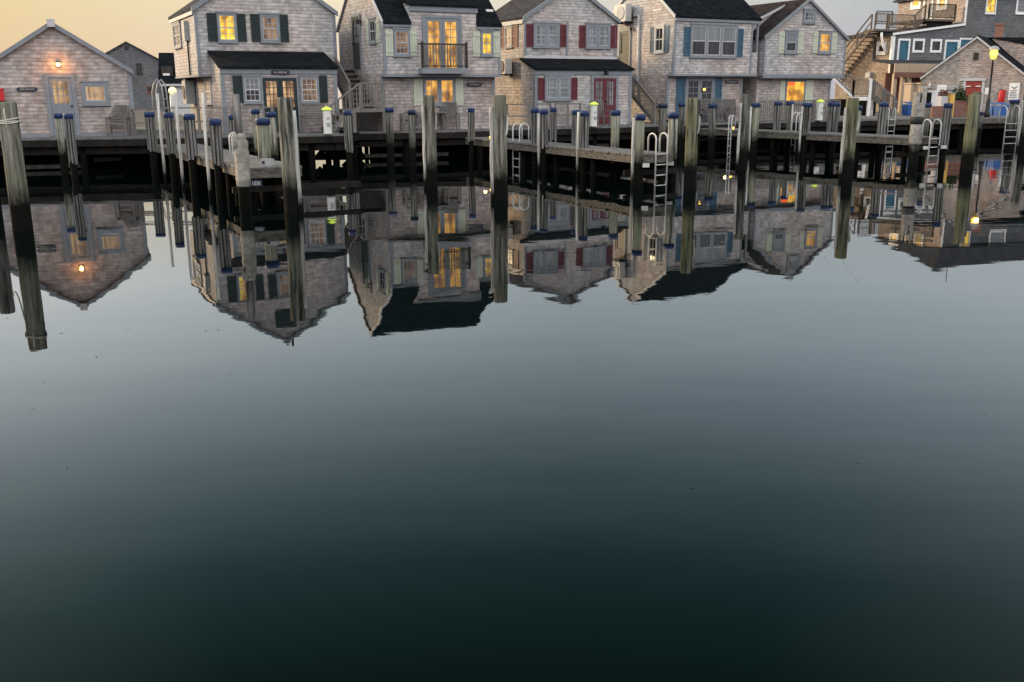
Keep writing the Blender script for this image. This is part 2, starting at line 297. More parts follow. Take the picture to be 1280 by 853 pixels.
# ------------------------------------------------------------------ mesh helpers
class MB:
    def __init__(s): s.v = []; s.f = []; s.fm = []; s.sm = []
    def add(s, vs, fs, m=0, smooth=False):
        o = len(s.v); s.v += [tuple(v) for v in vs]
        for f in fs: s.f.append(tuple(i + o for i in f)); s.fm.append(m); s.sm.append(smooth)
        return s
    def box(s, x0, x1, y0, y1, z0, z1, m=0):
        if x0 > x1: x0, x1 = x1, x0
        if y0 > y1: y0, y1 = y1, y0
        if z0 > z1: z0, z1 = z1, z0
        vs = [(x, y, z) for z in (z0, z1) for y in (y0, y1) for x in (x0, x1)]
        return s.add(vs, [(0, 2, 3, 1), (4, 5, 7, 6), (0, 1, 5, 4), (2, 6, 7, 3), (0, 4, 6, 2), (1, 3, 7, 5)], m)
    def beam(s, a, b, wd, ht, m=0, up=Vector((0, 0, 1))):
        a, b = Vector(a), Vector(b); d = (b - a)
        if d.length < 1e-6: return s
        d.normalize(); sd = d.cross(up)
        if sd.length < 1e-4: sd = Vector((1, 0, 0))
        sd.normalize(); u = sd.cross(d)
        vs = [p + sd * (wd / 2 * i) + u * (ht / 2 * j) for p in (a, b) for j in (-1, 1) for i in (-1, 1)]
        return s.add(vs, [(0, 1, 3, 2), (4, 6, 7, 5), (0, 4, 5, 1), (2, 3, 7, 6), (0, 2, 6, 4), (1, 5, 7, 3)], m)
    def tube(s, pts, r, n=8, m=0, rads=None):
        pts = [Vector(p) for p in pts]; vs = []; prev = None
        for i, p in enumerate(pts):
            d = (pts[min(i + 1, len(pts) - 1)] - pts[max(i - 1, 0)]).normalized()
            if prev is None:
                a = d.cross(Vector((0, 0, 1)))
                if a.length < 1e-3: a = Vector((1, 0, 0))
                a.normalize()
            else:
                a = prev - d * prev.dot(d); a.normalize()
            prev = a; b = d.cross(a); rr = rads[i] if rads else r
            vs += [p + (a * math.cos(k * 2 * math.pi / n) + b * math.sin(k * 2 * math.pi / n)) * rr for k in range(n)]
        fs = [(i * n + k, i * n + (k + 1) % n, (i + 1) * n + (k + 1) % n, (i + 1) * n + k) for i in range(len(pts) - 1) for k in range(n)]
        s.add(vs, fs, m, True)
        o = len(s.v) - len(vs)
        s.f.append(tuple(o + k for k in range(n))[::-1]); s.fm.append(m); s.sm.append(False)
        s.f.append(tuple(o + (len(pts) - 1) * n + k for k in range(n))); s.fm.append(m); s.sm.append(False)
        return s
    def lathe(s, x, y, prof, n=16, m=0, jit=0.0, rg=None, lean=(0, 0)):
        vs = []; rg = rg or rnd
        ph = [1 + rg.uniform(-jit, jit) for _ in range(n)]
        z0 = prof[0][1]
        for r, z in prof:
            for k in range(n):
                rr = r * (ph[k] + rg.uniform(-jit, jit) * 0.4)
                vs.append((x + lean[0] * (z - z0) + rr * math.cos(2 * math.pi * k / n), y + lean[1] * (z - z0) + rr * math.sin(2 * math.pi * k / n), z))
        fs = [(i * n + k, i * n + (k + 1) % n, (i + 1) * n + (k + 1) % n, (i + 1) * n + k) for i in range(len(prof) - 1) for k in range(n)]
        o = len(s.v); s.add(vs, fs, m, True)
        s.f.append(tuple(o + k for k in range(n))[::-1]); s.fm.append(m); s.sm.append(False)
        s.f.append(tuple(o + (len(prof) - 1) * n + k for k in range(n))); s.fm.append(m); s.sm.append(False)
        return s
    def prism(s, poly, off, m=0):
        """poly: list of 3d points (planar), extruded by the vector off"""
        off = Vector(off); n = len(poly); vs = [Vector(p) for p in poly] + [Vector(p) + off for p in poly]
        fs = [tuple(range(n))[::-1], tuple(range(n, 2 * n))] + [(i, (i + 1) % n, n + (i + 1) % n, n + i) for i in range(n)]
        return s.add(vs, fs, m)
    def build(s, name, mats, parent=None, loc=None, rz=None, fix=True):
        me = bpy.data.meshes.new(name); me.from_pydata(s.v, [], s.f)
        if not isinstance(mats, (list, tuple)): mats = [mats]
        for m in mats: me.materials.append(m)
        me.polygons.foreach_set('material_index', s.fm); me.polygons.foreach_set('use_smooth', s.sm)
        if fix:
            bm = bmesh.new(); bm.from_mesh(me); bmesh.ops.recalc_face_normals(bm, faces=bm.faces); bm.to_mesh(me); bm.free()
        uvl = me.uv_layers.new(name='UVMap')
        for p in me.polygons:
            nn = p.normal
            if abs(nn.z) > 0.97: t = Vector((1, 0, 0)); q = Vector((0, 1, 0))
            else:
                t = Vector((-nn.y, nn.x, 0)).normalized(); q = nn.cross(t)
            for li in p.loop_indices:
                c = me.vertices[me.loops[li].vertex_index].co
                uvl.data[li].uv = (c.dot(t), c.dot(q))
        o = bpy.data.objects.new(name, me); COL.objects.link(o)
        if parent: o.parent = parent
        if loc is not None: o.location = loc
        if rz is not None: o.rotation_euler = (0, 0, rz)
        return o
def tag(o, label=None, cat=None, group=None, kind=None):
    if label: o['label'] = label
    if cat: o['category'] = cat
    if group: o['group'] = group
    if kind: o['kind'] = kind
    return o
def thing(name, label, cat, loc=(0, 0, 0), rz=0.0, group=None):
    o = bpy.data.objects.new(name, None); COL.objects.link(o); o.empty_display_size = 0.3
    o.location = loc; o.rotation_euler = (0, 0, rz)
    return tag(o, label, cat, group)
def house(F, name, label, cat='house'): return thing(name, label, cat, F.o, F.th)

# wall-local builder: a = along, h = height, o = outwards
def wmap(orient, base):
    if orient == 'front': return lambda a, o, h: (a, base - o, h)
    if orient == 'left': return lambda a, o, h: (base - o, a, h)
def wbox(mb, mp, a0, a1, o0, o1, h0, h1, m=0):
    p, q = mp(a0, o0, h0), mp(a1, o1, h1); mb.box(p[0], q[0], p[1], q[1], p[2], q[2], m)

def window(par, orient, base, b, pane, cols=3, rows=4, trim=TRIM, sash=SASH, tw=0.075, split=1, mid=True, name='window', sill=True, upper=None):
    """b = a0,a1,h0,h1 outside of the casing; split = number of sashes side by side"""
    a0, a1, h0, h1 = b; mp = wmap(orient, base)
    f = MB(); wbox(f, mp, a0, a0 + tw, 0.0, 0.055, h0, h1); wbox(f, mp, a1 - tw, a1, 0.0, 0.055, h0, h1)
    wbox(f, mp, a0 + tw, a1 - tw, 0.0, 0.055, h1 - tw, h1); wbox(f, mp, a0 + tw, a1 - tw, 0.0, 0.052, h0, h0 + tw)
    iw = (a1 - a0 - 2 * tw)
    for k in range(1, split):
        c = a0 + tw + iw * k / split; wbox(f, mp, c - tw * .7, c + tw * .7, 0.0, 0.053, h0 + tw, h1 - tw)
    fo = f.build(name, trim, par)
    if sill:
        s = MB(); wbox(s, mp, a0 - 0.03, a1 + 0.03, 0.0, 0.085, h0 - 0.045, h0 - 0.002); s.build('sill', trim, fo)
        s = MB(); wbox(s, mp, a0 - 0.03, a1 + 0.03, 0.0, 0.075, h1 + 0.002, h1 + 0.05); s.build('head_trim', trim, fo)
    p = MB(); p2 = MB(); sh = MB(); st = 0.034; mu = 0.016
    for k in range(split):
        g0 = a0 + tw + iw * k / split + (tw * .7 if k else 0); g1 = a0 + tw + iw * (k + 1) / split - (tw * .7 if k < split - 1 else 0)
        z0, z1 = h0 + tw, h1 - tw
        zm = (z0 + z1) / 2
        if upper: wbox(p, mp, g0, g1, 0.004, 0.012, z0, zm); wbox(p2, mp, g0, g1, 0.004, 0.012, zm, z1)
        else: wbox(p, mp, g0, g1, 0.004, 0.012, z0, z1)
        wbox(sh, mp, g0, g0 + st, 0.013, 0.038, z0, z1); wbox(sh, mp, g1 - st, g1, 0.013, 0.038, z0, z1)
        wbox(sh, mp, g0 + st, g1 - st, 0.013, 0.036, z0, z0 + st); wbox(sh, mp, g0 + st, g1 - st, 0.013, 0.036, z1 - st, z1)
        if mid: wbox(sh, mp, g0 + st, g1 - st, 0.013, 0.040, (z0 + z1) / 2 - 0.022, (z0 + z1) / 2 + 0.022)
        for i in range(1, cols): c = g0 + st + (g1 - g0 - 2 * st) * i / cols; wbox(sh, mp, c - mu / 2, c + mu / 2, 0.013, 0.026, z0 + st, z1 - st)
        for i in range(1, rows):
            if mid and rows % 2 == 0 and i == rows // 2: continue
            c = z0 + st + (z1 - z0 - 2 * st) * i / rows; wbox(sh, mp, g0 + st, g1 - st, 0.013, 0.024, c - mu / 2, c + mu / 2)
    p.build('pane', pane, fo); sh.build('sash', sash, fo)
    if upper: p2.build('pane', upper, fo)
    return fo
def shutter(par, orient, base, b, mat, boards=False):
    a0, a1, h0, h1 = b; mp = wmap(orient, base); m = MB()
    if boards:                      # board shutter with two battens
        n = 3
        for k in range(n):
            q0 = a0 + (a1 - a0) * k / n; q1 = a0 + (a1 - a0) * (k + 1) / n; wbox(m, mp, q0, q1 - 0.008, 0.004, 0.03, h0, h1)
        for hh in (0.14, 0.80):
            z = h0 + (h1 - h0) * hh; wbox(m, mp, a0, a1 - 0.008, 0.03, 0.05, z, z + 0.07)
    else:                           # louvred shutter
        st = 0.05
        wbox(m, mp, a0, a0 + st, 0.004, 0.042, h0, h1); wbox(m, mp, a1 - st, a1, 0.004, 0.042, h0, h1)
        for z in (h0, (h0 + h1) / 2 - 0.03, h1 - 0.06): wbox(m, mp, a0 + st, a1 - st, 0.004, 0.040, z, z + 0.06)
        n = max(6, int((h1 - h0) / 0.07))
        for k in range(n):
            z = h0 + 0.06 + (h1 - h0 - 0.12) * k / n; wbox(m, mp, a0 + st, a1 - st, 0.006 + 0.0, 0.028, z, z + 0.045)
        wbox(m, mp, a0 + st, a1 - st, 0.002, 0.006, h0 + .06, h1 - .06)
    return m.build('shutter', mat, par)
def door(par, orient, base, b, leafs, mat, pane, trim=TRIM, cols=3, rows=4, glass_from=0.45, tw=0.10, handle=True):
    a0, a1, h0, h1 = b; mp = wmap(orient, base); f = MB()
    wbox(f, mp, a0, a0 + tw, 0, 0.06, h0, h1); wbox(f, mp, a1 - tw, a1, 0, 0.06, h0, h1); wbox(f, mp, a0 + tw, a1 - tw, 0, 0.06, h1 - tw, h1)
    fo = f.build('door_frame', trim, par); iw = a1 - a0 - 2 * tw
    for k in range(leafs):
        g0, g1 = a0 + tw + iw * k / leafs + 0.006, a0 + tw + iw * (k + 1) / leafs - 0.006; z0, z1 = h0 + 0.02, h1 - tw - 0.008
        m = MB(); st = min(0.11, (g1 - g0) * 0.2); gz = z0 + (z1 - z0) * glass_from
        wbox(m, mp, g0, g0 + st, 0.004, 0.04, z0, z1); wbox(m, mp, g1 - st, g1, 0.004, 0.04, z0, z1)
        wbox(m, mp, g0 + st, g1 - st, 0.004, 0.039, z0, gz); wbox(m, mp, g0 + st, g1 - st, 0.004, 0.039, z1 - st, z1)
        for i in range(1, cols): c = g0 + st + (g1 - g0 - 2 * st) * i / cols; wbox(m, mp, c - 0.011, c + 0.011, 0.013, 0.032, gz, z1 - st)
        for i in range(1, rows): c = gz + (z1 - st - gz) * i / rows; wbox(m, mp, g0 + st, g1 - st, 0.013, 0.030, c - 0.011, c + 0.011)
        d = m.build('door', mat, par)
        p = MB(); wbox(p, mp, g0 + st, g1 - st, 0.005, 0.012, gz, z1 - st); p.build('pane', pane, d)
        if handle:
            hx = g1 - st / 2 if (k == 0 and leafs == 2) or leafs == 1 else g0 + st / 2
            q = MB(); c = mp(hx, 0.07, h0 + 1.0); q.lathe(c[0], c[1], [(0.02, c[2] - 0.03), (0.035, c[2]), (0.02, c[2] + 0.03)], 8); q.build('handle', BLACK, d)
    return fo

def gable_walls(x0, x1, y0, y1, z0, ze, za, axis='y'):
    """closed body with gable ends; axis = direction of the ridge"""
    m = MB()
    if axis == 'y':
        xm = (x0 + x1) / 2
        m.prism([(x0, y0, z0), (x1, y0, z0), (x1, y0, ze), (xm, y0, za), (x0, y0, ze)], (0, y1 - y0, 0))
    else:
        ym = (y0 + y1) / 2
        m.prism([(x0, y0, z0), (x0, y0, ze), (x0, ym, za), (x0, y1, ze), (x0, y1, z0)], (x1 - x0, 0, 0))
    return m
def gable_roof(x0, x1, y0, y1, ze, za, axis='y', ov=0.14, rk=0.10, th=0.10):
    """two slabs lying on the walls, overhang ov at the eaves and rk at the gables"""
    m = MB()
    if axis == 'y':
        xm = (x0 + x1) / 2; sl = (za - ze) / (xm - x0)
        for sx, xe in ((-1, x0 - ov), (1, x1 + ov)):
            zb = ze - ov * sl; e = 0.004
            m.prism([(xe, y0 - rk, zb + e), (xm, y0 - rk, za + e), (xm, y0 - rk, za + th + e), (xe, y0 - rk, zb + th + e)], (0, y1 - y0 + 2 * rk, 0))
    else:
        ym = (y0 + y1) / 2; sl = (za - ze) / (ym - y0)
        for ye in (y0 - ov, y1 + ov):
            zb = ze - ov * sl; e = 0.004
            m.prism([(x0 - rk, ye, zb + e), (x0 - rk, ym, za + e), (x0 - rk, ym, za + th + e), (x0 - rk, ye, zb + th + e)], (x1 - x0 + 2 * rk, 0, 0))
    return m
def rake(x0, x1, y, ze, za, ov=0.14, wd=0.17, out=0.125):
    """sloping trim boards on a front gable (ridge along y)"""
    m = MB(); xm = (x0 + x1) / 2; sl = (za - ze) / (xm - x0)
    for s, xe in ((-1, x0 - ov), (1, x1 + ov)):
        zb = ze - ov * sl
        m.prism([(xe, y - out, zb + .112), (xe, y - out, zb + .112 - wd), (xm, y - out, za + .112 - wd), (xm, y - out, za + .112)], (0, out - 0.03, 0))
    return m
def rake_l(y0, y1, x, ze, za, ov=0.14, wd=0.15, out=0.125):
    m = MB(); ym = (y0 + y1) / 2; sl = (za - ze) / (ym - y0)
    for ye in (y0 - ov, y1 + ov):
        zb = ze - ov * sl
        m.prism([(x - out, ye, zb + .112), (x - out, ye, zb + .112 - wd), (x - out, ym, za + .112 - wd), (x - out, ym, za + .112)], (out - 0.03, 0, 0))
    return m
def corner(par, x, y, z0, z1, sx=1, wd=0.11):
    """L-shaped corner board; sx=+1: board runs to +x from the corner (left corner of a front)"""
    m = MB(); m.box(x - 0.022 * sx, x + wd * sx, y - 0.022, y - 0.001, z0, z1); m.box(x - 0.022 * sx, x - 0.001 * sx, y - 0.001, y + wd, z0, z1)
    return m.build('corner_board', TRIM, par)

def sign_board(F, orient, base, b, label, n=9, mat=NAVY, mat2=GOLD):
    a0, a1, h0, h1 = b; mp = wmap(orient, base)
    t = thing('name_board', label, 'name board', F.o, F.th, 'name boards on the cottages')
    m = MB(); hh = (h1 - h0) / 2; hm = (h0 + h1) / 2; k = 7
    pts = []
    for i in range(k): a = math.pi / 2 + math.pi * i / (k - 1); pts.append((a0 + hh + hh * math.cos(a), hm + hh * math.sin(a)))
    for i in range(k): a = -math.pi / 2 + math.pi * i / (k - 1); pts.append((a1 - hh + hh * math.cos(a), hm + hh * math.sin(a)))
    q = [Vector(mp(a, 0.03, h)) for a, h in pts]; o = Vector(mp(0, 0.055, 0)) - Vector(mp(0, 0.03, 0)); m.prism(q, o)
    m.build('board', mat, t)
    g = MB(); rg = random.Random(int(abs(a0 * 977) + n)); x = a0 + hh * 1.5; e = a1 - hh * 1.5; wd = (e - x) / n
    for i in range(n):              # gilt strokes, as illegible as in the photograph
        z0 = hm - hh * rg.uniform(.25, .45); z1 = hm + hh * rg.uniform(.25, .5); wbox(g, mp, x + wd * (i + .18), x + wd * (i + rg.uniform(.55, .85)), 0.056, 0.06, z0, z1)
    g.build('lettering', mat2, t)
    return t

# ------------------------------------------------------------------ water
def water():
    m, t, b = newmat('harbour_water')
    b.inputs['Base Color'].default_value = (0.0008, 0.0028, 0.0026, 1); b.inputs['Roughness'].default_value = 0.012
    b.inputs['IOR'].default_value = 1.27; b.inputs['Specular IOR Level'].default_value = 0.5
    g = N(t, 'ShaderNodeNewGeometry')
    mp = N(t, 'ShaderNodeMapping'); mp.inputs['Scale'].default_value = (0.55, 1.0, 1); mp.inputs['Rotation'].default_value = (0, 0, R(12)); t.links.new(g.outputs['Position'], mp.inputs[0])
    n1 = N(t, 'ShaderNodeTexNoise', Scale=0.75, Detail=2.0, Roughness=0.45); t.links.new(mp.outputs[0], n1.inputs['Vector'])
    n2 = N(t, 'ShaderNodeTexNoise', Scale=0.12, Detail=2.0); t.links.new(g.outputs['Position'], n2.inputs['Vector'])
    r = ramp(t, [(0.35, (0.25,) * 3), (0.7, (1.0,) * 3)]); t.links.new(n2.outputs[0], r.inputs[0])
    n3 = N(t, 'ShaderNodeTexNoise', Scale=2.6, Detail=3.0, Roughness=0.6); t.links.new(mp.outputs[0], n3.inputs['Vector'])
    ma = N(t, 'ShaderNodeMath', operation='MULTIPLY_ADD'); t.links.new(n3.outputs[0], ma.inputs[0]); ma.inputs[1].default_value = 0.10; t.links.new(n1.outputs[0], ma.inputs[2])
    mu = N(t, 'ShaderNodeMath', operation='MULTIPLY'); t.links.new(ma.outputs[0], mu.inputs[0]); t.links.new(r.outputs[0], mu.inputs[1])
    bump(t, b, mu.outputs[0], 1.0, 0.0072)
    q = MB(); q.add([(-3000, -60, 0), (3000, -60, 0), (3000, 9000, 0), (-3000, 9000, 0)], [(0, 1, 2, 3)])
    return tag(q.build('water', m, fix=False), kind='structure')
water()
def specks():
    m = MB(); rg = random.Random(21)
    for k in range(26):
        u, v = (rg.uniform(0, 330), rg.uniform(385, 520)) if k < 16 else (rg.uniform(0, 1280), rg.uniform(340, 640))
        p = atz(u, v, .004); a = rg.uniform(0, 6.28); l = rg.uniform(.006, .03); q = Vector((math.cos(a), math.sin(a), 0)) * l; r_ = Vector((-q.y, q.x, 0)) * rg.uniform(.15, .5)
        m.add([p - q, p + r_ * .7, p + q, p - r_], [(0, 1, 2, 3)])
    tag(m.build('floating_weed', DARKW2, fix=False), 'tiny dark flecks of weed floating on the still harbour water', 'weed', kind='stuff')
specks()
DZ = 1.12
WA = Vector((math.cos(R(29.5)), math.sin(R(29.5)), 0)); WN = Vector((-math.sin(R(29.5)), math.cos(R(29.5)), 0))

# ------------------------------------------------------------------ land behind the wharf
def ground(name, pts, z):
    m = MB(); m.prism([(x, y, z - 2.5) for x, y in pts], (0, 0, 2.5))
    return tag(m.build(name, LAND), kind='structure')
ground('ground', [(-120, 44), (-13.6, 45.2), (-34.5, 112), (-160, 112)], 1.06)
ground('ground', [(6, 58.2), (14.5, 62.6), (20, 64.4), (70, 72), (90, 140), (20, 140)], 1.06)

# ------------------------------------------------------------------ wharf
EP = [(-26, 31.2), (-16.8, 33.65), (-12.7, 34.5), (-8.3, 35.3), (-5.95, 36.2), (-5.75, 37.95), (-2.3, 39.0), (0.1, 40.7), (4.9, 43.1), (7.5, 44.6), (12.4, 48.1), (16, 49.9), (19.3, 51.3), (25.5, 53.2), (38, 56.6)]
EP = [Vector((x, y, 0)) for x, y in EP]
wharf = thing('wharf', 'long dark timber wharf carrying the row of shingled cottages', 'wharf', (0, 0, 0))
m = MB()
bk = [p + WN * 11 for p in EP]
for i in range(len(EP) - 1):
    a, b_ = EP[i], EP[i + 1]
    if (b_ - a).length < 1.9 and abs(b_.x - a.x) < 0.5: continue
    m.prism([(a.x, a.y, DZ - .07), (b_.x, b_.y, DZ - .07), (bk[i + 1].x, bk[i + 1].y, DZ - .07), (bk[i].x, bk[i].y, DZ - .07)], (0, 0, .07))
m.build('deck', DECK, wharf)
def seg(i): return EP[i], EP[i + 1]
for i in range(len(EP) - 1):
    a, b_ = seg(i); d = (b_ - a).normalized(); n = Vector((-d.y, d.x, 0))
    if abs(b_.x - a.x) < 0.5: n = Vector((-1, 0, 0))
    f = MB(); f.beam(a + n * .03 + Vector((0, 0, DZ - .19)), b_ + n * .03 + Vector((0, 0, DZ - .19)), .05, .22)
    f.build('fascia_board', FASC if i >= 12 else DARKW, wharf)
    f = MB(); f.beam(a + n * .35 + Vector((0, 0, DZ - .44)), b_ + n * .35 + Vector((0, 0, DZ - .44)), .2, .28)
    f.build('stringer', DARKW, wharf)
    if i not in (4,):
        k = max(1, int((b_ - a).length / 2.3))
        for j in range(k):
            p = a + (b_ - a) * ((j + .5) / k) + n * .3
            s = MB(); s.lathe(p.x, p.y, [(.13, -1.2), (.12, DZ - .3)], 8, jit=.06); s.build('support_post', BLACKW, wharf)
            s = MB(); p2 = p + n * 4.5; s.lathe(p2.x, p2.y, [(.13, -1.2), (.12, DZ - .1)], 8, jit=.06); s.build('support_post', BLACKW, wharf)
# planked bulkhead under the deck, open between the first two cottages
gl, gr = math.atan2(395 - 640, 1221.0), math.atan2(442 - 640, 1221.0)
def bulk(a, b_):
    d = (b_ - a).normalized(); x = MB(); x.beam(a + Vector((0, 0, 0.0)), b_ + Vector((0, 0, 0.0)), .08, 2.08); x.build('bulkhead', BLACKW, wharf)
for i in range(len(EP) - 1):
    a, b_ = seg(i)
    if i == 4: continue
    a = a + WN * 2.0; b_ = b_ + WN * 2.0
    if i == 3:
        bulk(a, a + (b_ - a) * .76); continue
    if i == 5: a = a + (b_ - a) * .30
    bulk(a, b_)
# bracing seen through the opening: cross braces and walers
for (u0, z0, u1, z1, yy) in ((396, .95, 418, .2, 37.6), (418, .95, 396, .2, 37.7), (418, .95, 440, .15, 37.8), (440, .95, 418, .15, 37.9), (402, .2, 446, .42, 38.4), (396, .62, 446, .62, 38.2), (428, 1.0, 455, .1, 38.6), (455, 1.0, 428, .1, 38.7)):
    pa, pb = aty(u0, 180, yy), aty(u1, 180, yy); pa.z = z0; pb.z = z1
    x = MB(); x.beam(pa, pb, .1, .2); x.build('cross_brace', BLACKW, wharf)
for (u0, u1, z0, z1) in ((393, 472, .80, 1.05), (393, 472, .46, .56), (407, 414, -.2, 1.0), (432, 448, -.2, .44), (448, 453, -.2, 1.0), (456, 461, -.2, 1.0), (465, 474, -.2, 1.0), (393, 472, -.1, .10)):
    pa, pb = aty(u0, 190, 40.5), aty(u1, 190, 40.5)
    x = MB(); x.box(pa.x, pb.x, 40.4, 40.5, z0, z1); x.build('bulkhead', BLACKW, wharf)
for u in (420, 443):
    p = aty(u, 190, 38); s = MB(); s.lathe(p.x, p.y, [(.14, -1), (.13, DZ - .1)], 8); s.build('support_post', BLACKW, wharf)
for (u0, u1, z, y0, y1) in ((30, 100, .12, 34.3, 34.9), (117, 150, .32, 35.0, 35.5), (60, 180, .72, 34.8, 35.6), (455, 560, .18, 38.6, 39.6), (640, 760, .3, 41.5, 43.4), (870, 960, .35, 47, 49.6)):
    pa, pb = aty(u0, 190, y0), aty(u1, 190, y1); pa.z = pb.z = z
    x = MB(); x.beam(pa, pb, .12, .13); x.build('waler', DARKW2, wharf)

# ------------------------------------------------------------------ finger piers
def pier(label, a, b_, wd, z, depth=0.2):
    """a = shore end of the left edge, b_ = outer end of the left edge, wd = width to the right"""
    a, b_ = Vector((*a, 0)), Vector((*b_, 0)); d = (b_ - a).normalized(); s = Vector((-d.y, d.x, 0)); ln = (b_ - a).length
    t = thing('finger_pier', label, 'pier', (b_.x, b_.y, z), math.atan2(d.y, d.x), 'finger piers in front of the wharf')
    m = MB(); n = int(ln / .15); rg = random.Random(int(ln * 100))
    for k in range(n):
        x0 = -ln + ln * k / n; m.box(x0 + .006, x0 + ln / n - .004, rg.uniform(-.03, .01), wd + rg.uniform(-.01, .03), -.05 + rg.uniform(-.004, .004), 0)
    m.build('deck', DECK, t)
    for y in (.02, wd - .08):
        m = MB(); m.box(-ln, 0, y, y + .06, -.06 - depth, -.055); m.build('side_beam', FASC, t)
    m = MB(); m.box(-.002, .055, 0.0, wd, -.05 - depth, -.03); m.build('end_beam', FASC, t)
    k = max(2, int(ln / 2.6))
    for j in range(k):
        m = MB(); x = -ln + (j + .5) * ln / k; m.box(x - .1, x + .1, .09, wd - .09, -.34, -.06); m.build('cross_beam', BLACKW, t)
    return t, d, s
t1, d1, s1 = pier('short grey finger pier before the dark-shuttered cottage, wrapped pile and grey box at its end', (-12.1, 34.0), (-6.25, 23.2), 1.35, .88)
t2, d2, s2 = pier('long weathered finger pier before the red-shuttered cottage, hoop ladder at its end', (-1.75, 38.2), (3.52, 27.6), 1.15, .885, .20)
t3, d3, s3 = pier('far right finger pier before the cream-shuttered cottage, white-topped pile at its end', (8.3, 44.2), (13.95, 34.75), 1.4, .965, .20)
# low cross beams and dark posts under the piers
for (t, ln, wd, z) in ((t1, 12.2, 1.35, .88), (t2, 12.2, 1.35, .88), (t3, 11, 1.4, .96)):
    for k in range(5):
        for y in (.25, wd - .25):
            m = MB(); m.lathe(-.4 - k * ln / 5.2, y, [(.10, -z - 1), (.10, -.30)], 8, jit=.05); m.build('support_post', BLACKW, t)
    if t is not t3:
        m = MB(); m.box(-ln + .2, -.3, wd - .12, wd - .08, -z + .05, -.34); m.build('reflection_blocker', BLACKW, t)  # added black skirt that blocks bright reflections under the pier
    m = MB(); m.box(-.35, -.25, -.25, wd + 1.6 if t is t1 else wd + .2, -z + .28, -z + .42); m.build('cross_beam', DARKW, t)

# ------------------------------------------------------------------ cottages
def body(par, m, name='wall', mat=None): return m.build(name, mat or SH, par)

# --- first: grey single-storey shed cottage at the left edge
F = Frame(-15.43, 34.65, 22)
h = house(F, 'shed_cottage', 'single-storey shingled shed at the left edge with a lit lamp over its door', 'cottage')
xr = F.front(167.6, 140)[0]; xp, za = F.front(64, 31); xl = 2 * xp - xr; ze = F.front(167.6, 89.5)[1]
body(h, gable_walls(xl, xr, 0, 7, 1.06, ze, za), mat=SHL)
rf = gable_roof(xl, xr, 0, 7, ze, za, ov=.1, rk=.12, th=.09).build('roof', ROOF2, h)
rake(xl, xr, 0, ze, za, ov=.1, wd=.16, out=.15).build('rake_board', TRIM, rf)
m = MB(); m.box(xp - .12, xp + .12, -.2, .1, za - .08, za + .17); m.build('ridge_block', TRIMW, rf)
corner(h, xr, 0, 1.13, ze - .02, -1)
m = MB(); m.box(xl, xr, -.03, -.001, 1.125, 1.24); m.build('base_board', TRIM, h)
b = F.box((58.6, 92.2, 97, 169)); door(h, 'front', 0, (b[0], b[1], 1.16, b[3]), 1, TRIM, G_TAN, cols=3, rows=3, glass_from=.56, tw=.13)
window(h, 'front', 0, F.box((102, 103, 136, 131)), G_TAN, 4, 2, mid=False, tw=.12)
sign_board(F, 'front', 0, F.box((20.6, 109.4, 47.2, 114.2)), 'long dark name board on the shed wall left of its door', 12)

def wall_lamp(F, orient, base, u, v, label, bulb=BULB, power=0, lit=True, x=None):
    a, z = F.front(u, v, base) if orient == 'front' else F.left(u, v, base)
    mp = wmap(orient, base)
    t = thing('wall_lamp', label, 'lamp', F.o, F.th)
    m = MB(); c = mp(a, .012, z); wbox(m, mp, a - .06, a + .06, .002, .03, z - .08, z + .1); m.build('back_plate', BLACK, t)
    m = MB(); m.tube([mp(a, .03, z + .06), mp(a, .11, z + .10), mp(a, .14, z + .08)], .014, 6); m.build('arm', BLACK, t)
    c = mp(a, .14, z)
    m = MB(); m.lathe(c[0], c[1], [(.02, c[2] - .07), (.055, c[2] - .04), (.065, c[2] + .02), (.03, c[2] + .06)], 10); m.build('bulb', bulb if lit else BLACK, t)
    m = MB(); m.lathe(c[0], c[1], [(.07, c[2] + .062), (.04, c[2] + .1), (.015, c[2] + .12)], 10); m.build('lamp_shade', BLACK, t)
    if power:
        l = bpy.data.lights.new('lamp_light', 'POINT'); l.energy = power; l.color = (1, .34, .04); l.shadow_soft_size = .06
        o = bpy.data.objects.new('lamp_light', l); COL.objects.link(o); o.parent = t; q = mp(a, .30, z + .02); o.location = q
    return t
wall_lamp(F, 'front', 0, 73, 81, 'glowing warm lamp on the shed gable above its door', BULB, 22)
b = F.box((-6, 111.8, 5.2, 126)); t = thing('alarm_box', 'red box on the shed wall at the left edge just above the roped pile', 'box', F.o, F.th)
m = MB(); m.box(b[0], b[1], -.2, -.004, b[2], b[3]); m.build('case', REDP, t); m = MB(); m.box(b[0] - .02, b[1] + .02, -.22, -.004, b[3] + .001, b[3] + .03); m.build('lid', REDP, t)

# --- second: two-storey gable with dark green shutters and a lean-to porch
F = Frame(-11.6, 37.7, 27)
h = house(F, 'gable_cottage', 'two-storey shingled cottage with dark green shutters and low front porch wing', 'cottage')
W = F.front(420.3, 60)[0]; ZE, ZA, ZB = 5.58, 7.35, 3.23; D = 5.45
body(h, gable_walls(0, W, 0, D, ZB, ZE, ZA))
rf = gable_roof(0, W, 0, D, ZE, ZA, ov=.1).build('roof', ROOF2, h); rake(0, W, 0, ZE, ZA, ov=.1).build('rake_board', TRIM, rf)
m = MB(); m.box(-.08, -.001, 0.02, D, ZE - .2, ZE - .03); m.build('eave_board', TRIMW, rf)
corner(h, 0, 0, ZB, ZE - .1, 1, .10); corner(h, W, 0, ZB, ZE - .1, -1, .10)
m = MB(); m.box(-.03, W + .03, -.03, D, ZB - .06, ZB - .004); m.build('soffit', TRIM, h)
